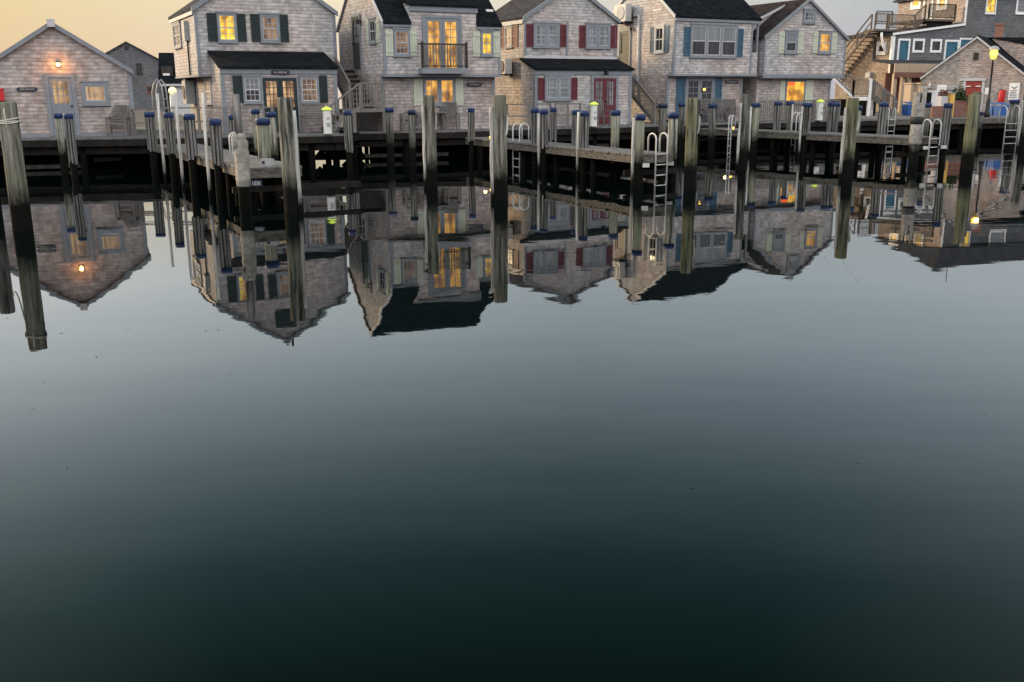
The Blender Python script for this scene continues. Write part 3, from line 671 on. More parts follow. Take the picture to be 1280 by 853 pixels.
PD = 1.75; px0 = F.front(277, 110, -PD)[0]; px1 = F.front(421, 110, -PD)[0]; pz = F.front(350, 87.2, -PD)[1] + .05; pt = F.front(340, 66.5, 0)[1]
m = MB(); m.prism([(px0, 0.0, 1.06), (px0, -PD, 1.06), (px0, -PD, pz), (px0, 0.0, pt - .05)], (px1 - px0, 0, 0)); body(h, m, 'porch_wall', SHL if PD > 1.5 else SH)
m = MB(); m.box(px0 + .02, px1 - .02, .001, D - .1, 1.06, ZB - .065); body(h, m, 'lower_wall', SHL)
m = MB(); sl = (pt - pz) / PD
m.prism([(px0 - .08, -PD - .13, pz - .13 * sl + .02), (px0 - .08, -.002, pt - .03), (px0 - .08, -.002, pt + .06), (px0 - .08, -PD - .13, pz - .13 * sl + .1)], (px1 - px0 + .16, 0, 0)); pr = m.build('porch_roof', ROOF, h)
m = MB(); m.box(px0 - .03, px1 + .03, -PD - .05, -PD - .002, pz - .2, pz - .045); m.build('fascia_board', TRIM, pr)
corner(h, px0, -PD, 1.13, pz - .21, 1, .12); corner(h, px1, -PD, 1.13, pz - .21, -1, .12)
window(h, 'front', 0, F.box((271.5, 16.5, 296, 53)), G_YEL, 3, 4, tw=.07)
shutter(h, 'front', 0, F.box((259, 16.5, 271, 52)), GREEN); shutter(h, 'front', 0, F.box((296.3, 17.5, 307.5, 52.3)), GREEN)
window(h, 'front', 0, F.box((325, 18.5, 349.5, 53)), G_DIM, 3, 4, tw=.09)
shutter(h, 'front', 0, F.box((313.5, 17.5, 324.8, 52.3)), GREEN); shutter(h, 'front', 0, F.box((349.8, 18.3, 360.3, 52.8)), GREEN)
m = MB(); wbox(m, wmap('front', 0), W / 2 - .42, W / 2 + .42, .003, .04, 6.05, 6.6)
for k in range(9): wbox(m, wmap('front', 0), W / 2 - .38, W / 2 + .38, .04, .055, 6.08 + k * .057, 6.11 + k * .057)
m.build('attic_louvre', GREEN, h)
window(h, 'front', -PD, F.box((303.5, 95.5, 327, 129), -PD), GL_DARK, 3, 4, sash=TRIMW, tw=.075, upper=GL_BLIND)
shutter(h, 'front', -PD, F.box((291.5, 94.5, 303.2, 128.5), -PD), GREEN)
window(h, 'front', -PD, F.box((374.5, 95.5, 398.5, 129), -PD), G_DIM, 3, 4, sash=TRIMW, tw=.075)
shutter(h, 'front', -PD, F.box((398.8, 94.5, 409, 128.3), -PD), GREEN)
b = F.box((327.6, 95.5, 374, 168), -PD); door(h, 'front', -PD, (b[0], b[1], 1.15, b[3]), 2, GREEN, G_TAN, cols=3, rows=4, glass_from=.46, tw=.06, trim=TRIM)
sign_board(F, 'front', -PD, F.box((338.5, 88, 362.5, 93.4), -PD - .06), 'short dark name board over the green double doors', 8)
y0, y1, z0, z1 = F.lbox((218, 29, 227, 60)); window(h, 'left', 0, (y0, y1, z0, z1), GL_CURT, 2, 4, tw=.07)
y0, y1, z0, z1 = F.lbox((261.5, 99, 269, 130), px0 + .02)
if y0 < .25: y1 += .25 - y0 + .0; y0 = .25
window(h, 'left', px0 + .02, (y0, max(y1, y0 + .6), z0, z1), GL_WARM, 2, 4, sash=WHITE, trim=TRIMW, tw=.06)
y0, y1, z0, z1 = F.lbox((229.5, 27, 236, 52))
t = thing('meter_box', 'pale meter box with conduit on the side wall of the dark-shuttered cottage', 'meter box', F.o, F.th)
m = MB(); wbox(m, wmap('left', 0), y0, y0 + .42, .004, .17, z0, z1); m.build('cabinet', GREYB, t)
m = MB(); wbox(m, wmap('left', 0), y0 + .17, y0 + .23, .02, .08, ZB + .02, z0 - .002); m.build('conduit', BLACK, t)
t = thing('air_conditioner', 'grey outdoor unit hung under the overhang of the dark-shuttered cottage', 'air conditioner', F.o, F.th, 'outdoor air conditioning units')
y0 = D - 1.75; m = MB(); m.box(.06, .42, y0, y0 + .8, 2.15, ZB - .16); m.build('casing', GREYB, t)
m = MB(); m.box(.10, .38, y0 + .05, y0 + .75, ZB - .158, ZB - .062); m.build('bracket', BLACK, t)
m = MB(); m.tube([(.055, y0 + .4, 2.6), (.03, y0 + .4, 2.6)], .27, 16); m.build('fan_grille', BLACK, t)
m = MB(); m.tube([(W * .62, 1.6, 7.0), (W * .62, 1.6, 7.95)], .05, 8); m.build('vent_pipe', BLACK, rf)
H1 = F; H1P = PD

# --- third: eaves to the front, dormer with balcony, cream shutters
F = Frame(-4.75, 38.2, 27)
h = house(F, 'dormer_cottage', 'shingled cottage with lit balcony doors in a front dormer and cream green shutters', 'cottage')
W = F.front(625, 60)[0]; D = max(4.2, min(F.left(423, 40)[0], 6.0)); ZE, ZB = 5.12, 3.23; ZA = ZE + D / 2 * .86; RC = .38
body(h, gable_walls(0, W, 0, D, ZB, ZE, ZA, 'x'))
dx0 = F.front(512.8, 20)[0]; dx1 = F.front(595, 20)[0]; dz = F.front(555, 8.5)[1]
m = MB(); sl = (ZA - ZE) / (D / 2)
def slope(xa, xb, ya, yb_, y_of=lambda y: y):
    za_, zb_ = ZE + sl * ya + .004, ZE + sl * yb_ + .004
    m.prism([(xa, ya, za_), (xa, yb_, zb_), (xa, yb_, zb_ + .1), (xa, ya, za_ + .1)], (xb - xa, 0, 0))
slope(-.06, dx0 - .002, -.1, D / 2); slope(dx1 + .002, W + .06, -.1, D / 2); slope(dx0 - .002, dx1 + .002, 1.0, D / 2)
m.prism([(-.06, D + .1, ZE - .1 * sl), (-.06, D / 2, ZA + .004), (-.06, D / 2, ZA + .104), (-.06, D + .1, ZE - .1 * sl + .1)], (W + .12, 0, 0))
rf = m.build('roof', ROOF, h); rake_l(0, D, 0, ZE, ZA, ov=.1, wd=.13, out=.09).build('rake_board', TRIMW, rf)
m = MB(); m.box(0, dx0 - .01, -.08, -.002, ZE - .17, ZE - .075); m.box(dx1 + .01, W + .04, -.08, -.002, ZE - .17, ZE - .075); m.build('eave_board', TRIM, rf)
m = MB(); m.box(0.0, W - .08, RC, D - .02, 1.06, ZB - .004); body(h, m, 'lower_wall', SHL)
m = MB(); m.box(-.02, W + .02, -.03, RC + .1, ZB - .09, ZB - .002); m.build('soffit', TRIM, h)
corner(h, 0, 0, ZB, ZE - .18, 1, .09); corner(h, W, 0, ZB, ZE - .18, -1, .09)
corner(h, 0.0, RC, 1.13, ZB - .1, 1, .10); corner(h, W - .08, RC, 1.13, ZB - .1, -1, .10)
m = MB(); m.prism([(dx0, -.004, ZE - .5), (dx0, -.004, dz), (dx0, D / 2, dz + .62), (dx0, D / 2, ZE + .3)], (dx1 - dx0, 0, 0)); dm = body(h, m, 'dormer')
m = MB(); m.prism([(dx0 - .08, -.12, dz - .01), (dx0 - .08, D / 2, dz + .64), (dx0 - .08, D / 2, dz + .72), (dx0 - .08, -.12, dz + .08)], (dx1 - dx0 + .16, 0, 0)); m.build('dormer_roof', ROOF, dm)
m = MB(); m.box(dx0 - .05, dx1 + .05, -.06, -.006, dz - .2, dz - .02); m.build('fascia_board', TRIM, dm)
bx = F.box((528, 19.5, 577, 88)); z0b = bx[2]
door(h, 'front', -.004, (bx[0], bx[1], ZB + .12, bx[3]), 2, TRIM, G_AMB, cols=2, rows=6, glass_from=.06, tw=.11, handle=False)
window(h, 'front', 0, F.box((491.8, 37, 512.3, 70)), G_DIM, 3, 4, tw=.07)
shutter(h, 'front', 0, F.box((482, 37, 491.5, 70.3)), CREAM, True); shutter(h, 'front', 0, F.box((512.5, 37, 520.8, 70)), CREAM, True)
window(h, 'front', 0, F.box((600.4, 39, 616.2, 70)), G_YEL, 2, 4, tw=.07)
shutter(h, 'front', 0, F.box((591, 39.5, 600.2, 71)), CREAM, True); shutter(h, 'front', 0, F.box((616.4, 39.5, 625, 71.3)), CREAM, True)
window(h, 'front', RC, F.box((528.8, 97, 569, 131.5), RC), G_AMB, 2, 2, tw=.09, split=2, mid=False)
shutter(h, 'front', RC, F.box((517, 98, 528.5, 132), RC), CREAM, True); shutter(h, 'front', RC, F.box((569.3, 98, 579, 132), RC), CREAM, True)
# balcony
bl = [F.front(527, 70, -.42)[0], F.front(584, 70, -.42)[0]]; zt = F.front(555, 54.5, -.42)[1]; zf = F.front(555, 85.5, -.42)[1]
m = MB(); m.box(bl[0], bl[1], -.46, -.065, zf - .2, zf); bal = m.build('balcony', TRIM, h)
m = MB(); m.box(bl[0], bl[1], -.45, -.39, zt - .05, zt); m.box(bl[0], bl[1], -.44, -.40, zf + .06, zf + .10)
for x in bl: m.box(x - .03 if x > 1 and x == bl[1] else x, x if x == bl[1] else x + .05, -.39, -.06, zt - .05, zt)
m.build('rail', DARKW2, bal)
for x in (bl[0] + .03, bl[1] - .03):
    m = MB(); m.box(x - .04, x + .04, -.46, -.385, zf + .001, zt + .06); m.build('post', DARKW2, bal)
m = MB(); n = 16
for k in range(1, n): x = bl[0] + (bl[1] - bl[0]) * k / n; m.box(x - .016, x + .016, -.436, -.404, zf + .101, zt - .051)
m.build('baluster', RAIL, bal)
sign_board(F, 'front', RC, F.box((583, 103.5, 601.5, 108.3), RC), 'dark name board on the shingles right of the lit lower window', 9)
y0, y1, z0, z1 = F.lbox((441.5, 25, 452, 84)); z0 = ZB + .25
door(h, 'left', 0, (y0, max(y1, y0 + .9), z0, z0 + 2.1), 1, GREEN, GL_CURT, trim=TRIM, cols=2, rows=3, glass_from=.5)
DOOR2 = (y0, z0)
y0, y1, z0, z1 = F.lbox((462.5, 24, 470.5, 54.5)); window(h, 'left', 0, (y0, y1, z0, z1), GL_DARK, 2, 2, tw=.06, sash=TRIMW)
a = y1 - y0; shutter(h, 'left', 0, (y0 - a * .55 - .01, y0 - .01, z0, z1), CREAM, True); shutter(h, 'left', 0, (y1 + .01, y1 + a * .5, z0, z1), CREAM, True)
wall_lamp(F, 'left', 0, 451.5, 28, 'small black unlit lantern beside the upper side door of the dormer cottage', lit=False)
m = MB(); m.box(W * .93, W * .93 + .3, .5, .8, ZE + .5, ZE + .62); m.build('roof_vent', WHITE, rf)
H2 = F; H2D = D; H2W = W

# --- fourth: gable front, red shutters, porch wing
F = Frame(.58, 43.6, 28)
h = house(F, 'gable_cottage', 'two-storey shingled cottage with deep red shutters and a red double door', 'cottage')
W = F.front(771, 50)[0]; ZB = F.front(700, 73.5)[1]; ZE = F.front(712, 24)[1] - .02; ZA = ZE + W / 2 * .6; D = max(4.2, min(F.left(627, 27)[0], 6.2))
body(h, gable_walls(0, W, 0, D, ZB, ZE, ZA))
rf = gable_roof(0, W, 0, D, ZE, ZA, ov=.1).build('roof', ROOF2, h); rake(0, W, 0, ZE, ZA, ov=.1).build('rake_board', TRIM, rf)
m = MB(); m.box(-.08, -.001, 0.02, D, ZE - .22, ZE - .05); m.build('eave_board', TRIMW, rf)
corner(h, 0, 0, ZB, ZE - .1, 1, .12); corner(h, W, 0, ZB, ZE - .1, -1, .12)
m = MB(); m.box(-.02, W + .02, -.03, -.002, ZB - .02, ZB + .1); m.build('belt_board', TRIMW, h)
m = MB(); x = F.front(709, 50)[0]; m.box(x - .05, x + .05, -.025, -.002, ZB + .101, ZE - .1); m.build('trim_board', TRIM, h)
PD = 1.25; px0 = F.front(669, 110, -PD)[0]; px1 = F.front(789, 110, -PD)[0]; pz = F.front(730, 89, -PD)[1] + .05; pt = ZB - .04
m = MB(); m.prism([(px0, 0.0, 1.06), (px0, -PD, 1.06), (px0, -PD, pz), (px0, 0.0, pt - .03)], (px1 - px0, 0, 0)); body(h, m, 'porch_wall', SHL if PD > 1.5 else SH)
m = MB(); m.box(.06, W - .06, .001, D - .1, 1.06, ZB - .004); body(h, m, 'lower_wall', SHL)
sl = (pt - pz) / PD
m = MB(); m.prism([(px0 - .08, -PD - .13, pz - .13 * sl + .02), (px0 - .08, -.002, pt - .03), (px0 - .08, -.002, pt + .05), (px0 - .08, -PD - .13, pz - .13 * sl + .1)], (px1 - px0 + .16, 0, 0)); pr = m.build('porch_roof', ROOF, h)
m = MB(); m.box(px0 - .03, px1 + .03, -PD - .05, -PD - .002, pz - .2, pz - .045); m.build('fascia_board', TRIM, pr)
corner(h, px0, -PD, 1.13, pz - .21, 1, .13); corner(h, px1, -PD, 1.13, pz - .21, -1, .13)
for bb in ((666.5, 29.5, 699, 59.5), (731.8, 30.5, 762.3, 60.5)): window(h, 'front', 0, F.box(bb), GL_CURT, 2, 4, tw=.1, split=2)
for bb in ((657.3, 30.3, 666.2, 58.8), (699.3, 31, 707.2, 59.2), (723.8, 32, 731.5, 60), (762.6, 32, 771, 60.3)): shutter(h, 'front', 0, F.box(bb), RED)
window(h, 'front', -PD, F.box((680.6, 95, 713, 125.5), -PD), GL_CURT, 2, 4, tw=.1, split=2)
shutter(h, 'front', -PD, F.box((671.8, 97.5, 680.3, 125.3), -PD), RED); shutter(h, 'front', -PD, F.box((713.3, 97.2, 721.3, 124.8), -PD), RED)
b = F.box((738.3, 94.5, 772, 154), -PD); door(h, 'front', -PD, (b[0], b[1], 1.15, b[3]), 2, RED, GL_CURT, cols=3, rows=3, glass_from=.42, tw=.12)
sign_board(F, 'front', -PD, F.box((748, 94.6, 765.5, 98.2), -PD - .06), 'small dark name board over the red double door', 7)
wall_lamp(F, 'front', -PD - .05, 757, 91.5, 'small black unlit lamp under the porch eave above the red double door', lit=False)
y0, y1, z0, z1 = F.lbox((632, 33, 641, 59.5)); window(h, 'left', 0, (y0, y1, z0, z1), GL_WARM, 2, 2, tw=.07, sash=TRIMW)
a = y1 - y0; shutter(h, 'left', 0, (y0 - a * .75, y0 - .01, z0, z1), RED); shutter(h, 'left', 0, (y1 + .01, y1 + a * .62, z0, z1), RED)
t = thing('air_conditioner', 'pale outdoor unit hung low on the side wall of the red-shuttered cottage', 'air conditioner', F.o, F.th, 'outdoor air conditioning units')
y0, z1 = F.left(643, 74, 0); y0 = max(y0, .6); m = MB(); m.box(-.46, -.12, y0, y0 + .85, z1 - .62, z1); m.build('casing', ACW, t)
m = MB(); m.box(-.11, -.002, y0 + .1, y0 + .2, z1 - .7, z1 - .1); m.box(-.11, -.002, y0 + .65, y0 + .75, z1 - .7, z1 - .1); m.box(-.46, -.11, y0 + .1, y0 + .2, z1 - .68, z1 - .625); m.box(-.46, -.11, y0 + .65, y0 + .75, z1 - .68, z1 - .625); m.build('bracket', BLACK, t)
m = MB(); m.tube([(-.465, y0 + .35, z1 - .31), (-.49, y0 + .35, z1 - .31)], .26, 16); m.build('fan_grille', BLACK, t)
m = MB(); m.box(.05, -.03, .08, .16, 1.13, ZB - .03); m.build('downpipe', BLACK, h)
H3 = F; H3P = (px0, px1, PD); H3W = W

# --- fifth: eaves to the front, blue shutters, recessed porch at its right end
F = Frame(7.4, 46.2, 28.5)
h = house(F, 'eaved_cottage', 'two-storey shingled cottage with slate blue shutters and a wide triple window', 'cottage')
W = F.front(939.5, 60)[0]; W2 = F.front(947.5, 60)[0]; ZB = F.front(890, 93)[1]; ZE = F.front(895, 22.5)[1]; D = 5.4; ZA = ZE + D / 2 * .72; RC = .4
body(h, gable_walls(0, W, 0, D, ZB, ZE, ZA, 'x'))
rf = gable_roof(0, W2, 0, D, ZE, ZA, 'x', ov=.1, rk=.06).build('roof', ROOF, h); rake_l(0, D, 0, ZE, ZA, ov=.1, wd=.13, out=.09).build('rake_board', TRIMW, rf)
m = MB(); m.box(0, W2 + .04, -.08, -.002, ZE - .19, ZE - .065); m.build('eave_board', TRIM, rf)
m = MB(); m.box(0.0, W - .12, RC, D - .02, 1.06, ZB - .004); body(h, m, 'lower_wall', SHL)
m = MB(); m.box(-.02, W2 + .02, -.03, RC + .1, ZB - .09, ZB - .002); m.build('soffit', TRIM, h)
corner(h, 0, 0, ZB, ZE - .2, 1, .09); corner(h, W, 0, ZB, ZE - .2, -1, .06)
corner(h, 0.0, RC, 1.13, ZB - .1, 1, .10); corner(h, W - .12, RC, 1.13, ZB - .1, -1, .10)
zp = F.front(943, 66)[1]
m = MB(); m.box(W + .03, W2, 0, .1, ZB, zp); m.box(W2 - .1, W2, .1, 2.2, ZB, zp); body(h, m, 'porch_parapet')
m = MB(); m.box(W2 - .09, W2, .0, .09, zp + .002, ZE - .2); m.build('porch_post', TRIM, h)
m = MB(); m.box(W + .01, W2 - .01, 2.21, 2.26, ZB, ZE); m.build('porch_back', DARKROOM, h)  # coloured near black for the shade inside the recess
window(h, 'front', 0, F.box((862.6, 31.5, 920.8, 72)), GL_DARK, 1, 2, tw=.09, split=3, sash=TRIMW, upper=GL_BLIND)
shutter(h, 'front', 0, F.box((854.6, 33.5, 862.3, 70)), BLUE); shutter(h, 'front', 0, F.box((921, 36, 928.3, 71.5)), BLUE)
b = F.box((855.5, 95.5, 892, 153), RC); door(h, 'front', RC, (b[0], b[1], 1.15, ZB - .12), 2, TRIM, GL_DARK, cols=2, rows=4, glass_from=.38, tw=.07)
b1 = F.box((845, 96, 855, 140), RC); b2 = F.box((892.5, 96, 901.5, 140), RC)
shutter(h, 'front', RC, (b1[0], b1[1], 1.25, ZB - .14), BLUE); shutter(h, 'front', RC, (b2[0], b2[1], 1.25, ZB - .14), BLUE)
sign_board(F, 'front', RC, F.box((905.8, 100.5, 922.3, 104.4), RC), 'dark name board right of the blue-shuttered glass doors', 8)
wall_lamp(F, 'front', RC - .05, 878, 112, 'added lamp standing for a light reflected in the glass doors between the tall blue shutters', DOCKL, 0)  # added lamp body in place of a glow reflected by the door glass
y0, y1, z0, z1 = F.lbox((819, 33, 830.5, 66)); window(h, 'left', 0, (y0, y1, z0, z1), GL_DARK, 2, 2, tw=.08, sash=TRIMW, trim=TRIMW)
a = y1 - y0; shutter(h, 'left', 0, (y0 - a * .5, y0 - .01, z0, z1), BLUE); shutter(h, 'left', 0, (y1 + .01, y1 + a * .5, z0, z1), BLUE)
y0, _, z0, z1 = F.lbox((776, 34, 789, 78)); DOOR4 = (max(3.2, min(y0, 4.2)), ZB + .1)
door(h, 'left', 0, (DOOR4[0], DOOR4[0] + 1.0, ZB + .1, ZB + 2.15), 1, GREEN, GREEN, trim=TRIM, cols=1, rows=1, glass_from=.5)
wall_lamp(F, 'left', 0, 791.5, 37, 'small black unlit lantern beside the upper side door of the blue-shuttered cottage', lit=False)
t = thing('air_conditioner', 'cream outdoor unit on a bracket high on the gable of the blue-shuttered cottage', 'air conditioner', F.o, F.th, 'outdoor air conditioning units')
y0, z1 = F.left(786.5, 5, -.3); z1 = min(z1, 7.2); y0 = min(y0, 4.0); zz = z1 - .78
m = MB(); m.box(-.5, -.16, y0, y0 + .95, zz, z1); m.build('casing', ACW, t)
m = MB(); m.tube([(-.505, y0 + .4, (zz + z1) / 2), (-.53, y0 + .4, (zz + z1) / 2)], .3, 18); m.build('fan_grille', GREYB, t)
m = MB(); m.box(-.5, -.002, y0 + .1, y0 + .16, zz - .1, zz - .004); m.box(-.5, -.002, y0 + .75, y0 + .81, zz - .1, zz - .004); m.box(-.15, -.002, y0 + .1, y0 + .8, zz + .1, zz + .35); m.build('bracket', BLACK, t)
y, z = F.left(801, 18); y2 = y
t = thing('wall_conduit', 'pale vertical conduit running down the side wall below the gable outdoor unit', 'conduit', F.o, F.th)
m = MB(); m.box(-.1, -.004, y2, y2 + .12, 2.0, z); m.build('duct', TRIMW, t); m = MB(); m.tube([(-.06, y2 + .13, z - .1), (-.06, y2 + .8, z - .1)], .03, 6); m.build('pipe', BLACK, t)
H4 = F; H4W = W

# --- sixth: gable front, cream shutters, lit curtain below
F = Frame(12.1, 48.6, 26)
h = house(F, 'gable_cottage', 'shingled gable cottage with pale cream shutters, tiny attic window and glowing curtain below', 'cottage')
W = F.front(1057, 60)[0]; ZB = F.front(1005, 95.5)[1]; ZE = F.front(953, 47)[1]; ZA = F.front(1010.5, 1)[1]; D = 6.0; RC = .4
body(h, gable_walls(0, W, 0, D, ZB, ZE, ZA))
rf = gable_roof(0, W, 0, D, ZE, ZA, ov=.1).build('roof', ROOF3, h); rake(0, W, 0, ZE, ZA, ov=.1, wd=.14).build('rake_board', TRIM, rf)
m = MB(); m.box(-.02, W + .02, -.04, -.002, ZB - .04, ZB + .09); m.build('belt_board', TRIM, h)
corner(h, 0, 0, ZB + .1, ZE - .08, 1, .08); corner(h, W, 0, ZB + .1, ZE - .08, -1, .08)
m = MB(); m.box(0.0, W - .45, RC, D - .02, 1.06, ZB - .004); body(h, m, 'lower_wall', SHL)
m = MB(); m.box(0, W, -.03, RC + .1, ZB - .1, ZB - .042); m.build('soffit', TRIM, h)
corner(h, W - .45, RC, 1.13, ZB - .1, -1, .10)
sl = (ZA - ZE) / (W / 2)      # shed dormer on the left slope
m = MB(); xa = .0; xb = W * .43; zc0 = ZE + .62; zc1 = ZE + sl * xb + .10
m.prism([(xa, 1.4, ZE + sl * xa), (xb, 1.4, ZE + sl * xb), (xb, 1.4, zc1), (xa, 1.4, zc0)], (0, 3.2, 0)); dm = body(h, m, 'dormer')
m = MB(); m.prism([(xa - .12, 1.3, zc0), (xb + .1, 1.3, zc1 + .02), (xb + .1, 1.3, zc1 + .12), (xa - .12, 1.3, zc0 + .09)], (0, 3.4, 0)); m.build('dormer_roof', ROOF3, dm)
m = MB(); m.prism([(xa - .1, 1.27, zc0 - .1), (xb, 1.27, zc1 - .06), (xb, 1.27, zc1 + .06), (xa - .1, 1.27, zc0 + .05)], (0, .028, 0)); m.build('rake_board', TRIMW, dm)
window(h, 'front', 0, F.box((1003.8, 12.5, 1018.8, 29)), GL_HALF, 3, 2, tw=.10, mid=False, sash=TRIMW)
window(h, 'front', 0, F.box((980.8, 39.5, 996.8, 67)), GL_DARK, 1, 2, tw=.1, upper=GL_BLIND); window(h, 'front', 0, F.box((1022.8, 39.8, 1038.8, 67)), G_AMB, 2, 2, tw=.09)
for bb in ((973, 39.5, 980.5, 66.5), (997, 39.5, 1004.2, 66.5), (1016, 40, 1022.5, 66.5), (1039, 41.5, 1045.7, 66.5)): shutter(h, 'front', 0, F.box(bb), CREAM, True)
window(h, 'front', RC, F.box((981.5, 100.5, 1006, 129.5), RC), G_ORG, 1, 1, tw=.05, mid=False)
shutter(h, 'front', RC, F.box((1006.3, 100.5, 1016, 129), RC), CREAM, True); shutter(h, 'front', RC, F.box((974.5, 100.5, 981, 129), RC), CREAM, True)
H5 = F; H5W = W; H5B = ZB
m = MB(); wbox(m, wmap('front', RC), *(F.box((985.5, 102.5, 993, 107.5), RC)[0:2]), .0125, .014, *(F.box((985.5, 102.5, 993, 107.5), RC)[2:4])); m.build('red_lamp', emit('red_lamp_glow', (1.0, .12, .02), 1.0), h)

# --- big slate grey building behind on the right
G = Frame(26.3, 70.2, 22)
g = house(G, 'harbour_building', 'large slate grey building with blue doors and a tan side wall behind the right cottages', 'building')
xm = G.front(1206.5, 20)[0]; zl = G.front(1117, 43.5)[1]; zr = G.front(1203, 31)[1]; LD = 5.5; BD = 6.6; BW = 17.0; zE = 9.0; zR = 11.3
m = MB(); m.prism([(0, 0, 1.0), (xm, 0, 1.0), (xm, 0, zr), (0, 0, zl)], (0, LD, 0)); m.build('lower_wall', SHG, g)
m = MB(); m.box(-.03, -.002, .0, LD, 1.0, zl); m.build('side_wall', SHT, g)
m = MB(); m.box(xm, xm + BW, .0, BD, 1.0, zE); m.build('upper_wall', SHG, g)
m = MB(); m.box(xm - .03, xm - .002, .0, BD, zr, zE); m.build('side_wall', SH2, g)
m = MB(); x0, x1, y0, y1 = xm - .3, xm + BW + .3, -.3, BD + .3; ym = BD / 2; hh = BD / 2
m.add([(x0, y0, zE + .02), (x1, y0, zE + .02), (x1, y1, zE + .02), (x0, y1, zE + .02), (x0 + hh, ym, zR), (x1 - hh, ym, zR), (x0, y0, zE + .12), (x1, y0, zE + .12), (x1, y1, zE + .12), (x0, y1, zE + .12)], [(0, 3, 2, 1), (0, 1, 7, 6), (1, 2, 8, 7), (2, 3, 9, 8), (3, 0, 6, 9), (6, 7, 5, 4), (7, 8, 5), (8, 9, 4, 5), (9, 6, 4)])
rf = m.build('roof', ROOF2, g)
m = MB(); m.box(xm + 4.3, xm + 4.34, ym - .02, ym + .02, zR, zR + 1.0); m.box(xm + 4.0, xm + 4.65, ym - .02, ym + .02, zR + .6, zR + .64); m.build('weather_vane', BLACK, rf)
sl = (zr - zl) / xm
m = MB(); m.prism([(-.15, -.12, zl - .03 - .15 * sl), (xm, -.12, zr - .03), (xm, -.12, zr + .12), (-.15, -.12, zl + .12 - .15 * sl)], (0, LD + .3, 0)); lr = m.build('lower_roof', ROOF2, g)
m = MB(); m.box(-.07, -.034, -.02, .14, 1.2, zl - .06); m.build('corner_board', WHITE, g)
m = MB(); m.prism([(-.17, -.15, zl - .05), (xm, -.15, zr - .05), (xm, -.15, zr + .10), (-.17, -.15, zl + .10)], (0, .028, 0)); m.build('rake_board', WHITE, lr)
zc = G.front(1117, 76)[1]
m = MB(); m.box(-.05, .17, -.03, -.002, 1.2, zl - .06); m.build('corner_board', WHITE, g)
m = MB(); m.box(xm - .06, xm + .10, -.03, -.002, zr + .12, zE); m.build('corner_board', WHITE, g)
b = G.box((1121.5, 48.5, 1136.5, 76)); door(g, 'front', 0, (b[0], b[1], zc - .1, b[3]), 1, TEAL, TEAL, trim=WHITE, cols=1, rows=1, glass_from=.5, tw=.13)
for bb in ((1140.5, 48.5, 1155, 66), (1162.5, 49, 1176.5, 66)): window(g, 'front', 0, G.box(bb), GL_DARK, 1, 1, trim=WHITE, tw=.16, mid=False, sill=False, sash=BLACK)
b = G.box((1180, 50, 1197.5, 76)); door(g, 'front', 0, (b[0], b[1], zc - .1, b[3]), 1, TEAL, TEAL, trim=WHITE, cols=1, rows=1, glass_from=.5, tw=.13)
b = G.box((1198, 48, 1232, 76)); door(g, 'front', 0, (b[0], b[1], zc - .1, b[3]), 2, TEAL, TEAL, trim=WHITE, cols=1, rows=1, glass_from=.5, tw=.1, handle=False)
b = G.box((1232, -4, 1245, 17.5)); window(g, 'front', 0, b, G_YEL, 1, 2, trim=WHITE, tw=.10)
b = G.box((1270, -5, 1292, 18)); window(g, 'front', 0, b, GL_CURT, 1, 2, trim=WHITE, tw=.14)
y0, y1, z0, z1 = G.lbox((1139.5, -6, 1152, 11), xm); window(g, 'left', xm - .03, (y0, y1, z0, z1), G_YEL, 1, 2, trim=WHITE, tw=.2, sash=WHITE)
y0, y1, z0, z1 = G.lbox((1155, -4, 1167, 22), xm); door(g, 'left', xm - .03, (y0, y1, zr + .2, z1), 1, GREYB, GL_CURT, trim=WHITE, cols=1, rows=1, tw=.12)
y0, y1, z0, z1 = G.lbox((1172, -6, 1185, 12), xm); window(g, 'left', xm - .03, (y0, y1, z0, z1), G_AMB, 1, 2, trim=WHITE, tw=.2, sash=WHITE)
y0, y1, z0, z1 = G.lbox((1096.5, 53, 1108.5, 69)); window(g, 'left', -.03, (y0, y1, z0, z1), DARKROOM, 1, 1, trim=TRIMW, tw=.22, mid=False, sill=False)
y0, z0 = G.left(1109, 58); m = MB(); m.tube([(-.05, y0 - .1, z0 - .5), (-.35, y0, z0), (-.55, y0, z0 + .6), (-.6, y0, z0 + .9)], .09, 8); m.build('bracket', WHITE, g)
y0, z0 = G.left(1094.5, 74); m = MB(); m.box(-.12, -.032, y0, y0 + .2, z0, z0 + 1.3); m.build('conduit', DARKW2, g)
# canopy with a rust red fascia over an open store below
m = MB(); zf = G.front(1135, 91, -2.2)[1]
cx0 = G.front(1118.5, 85, -2.3)[0]; ft = G.front(1125, 79.5, -2.3)[1]; zf = G.front(1125, 91, -2.3)[1]
m.prism([(cx0, -.035, zc - .05), (cx0, -2.2, ft - .1), (cx0, -2.2, ft - .02), (cx0, -.035, zc + .05)], (13, 0, 0)); cp = m.build('canopy', ROOF2, g)
m = MB(); m.box(cx0, 12, -2.3, -2.22, zf - .05, ft); m.build('fascia_board', DUN, cp)
m = MB(); m.box(cx0 + .01, 12, -2.34, -2.302, zf - .32, zf + .02); m.build('trim_board', RUST, cp)
for x in (cx0 + .25, cx0 + .95, cx0 + 1.5, cx0 + 2.7):
    m = MB(); m.box(x - .13, x + .13, -2.2, -2.0, 1.06, zf - .06); m.build('post', DUN, cp)
m = MB(); m.box(cx0 + .3, 9, -1.2, -1.1, 1.06, zf); m.build('back_wall', RUST, cp)

y0, z0 = G.left(1088, 97.5); m = MB(); m.box(-.3, -.032, y0 - .25, y0 + .2, z0, z0 + .36); m.build('meter_box', GREYB, g)
def stroke(mb, mp, a0, a1, o, h, th): wbox(mb, mp, a0, a1, o, o + .003, h, h + th)

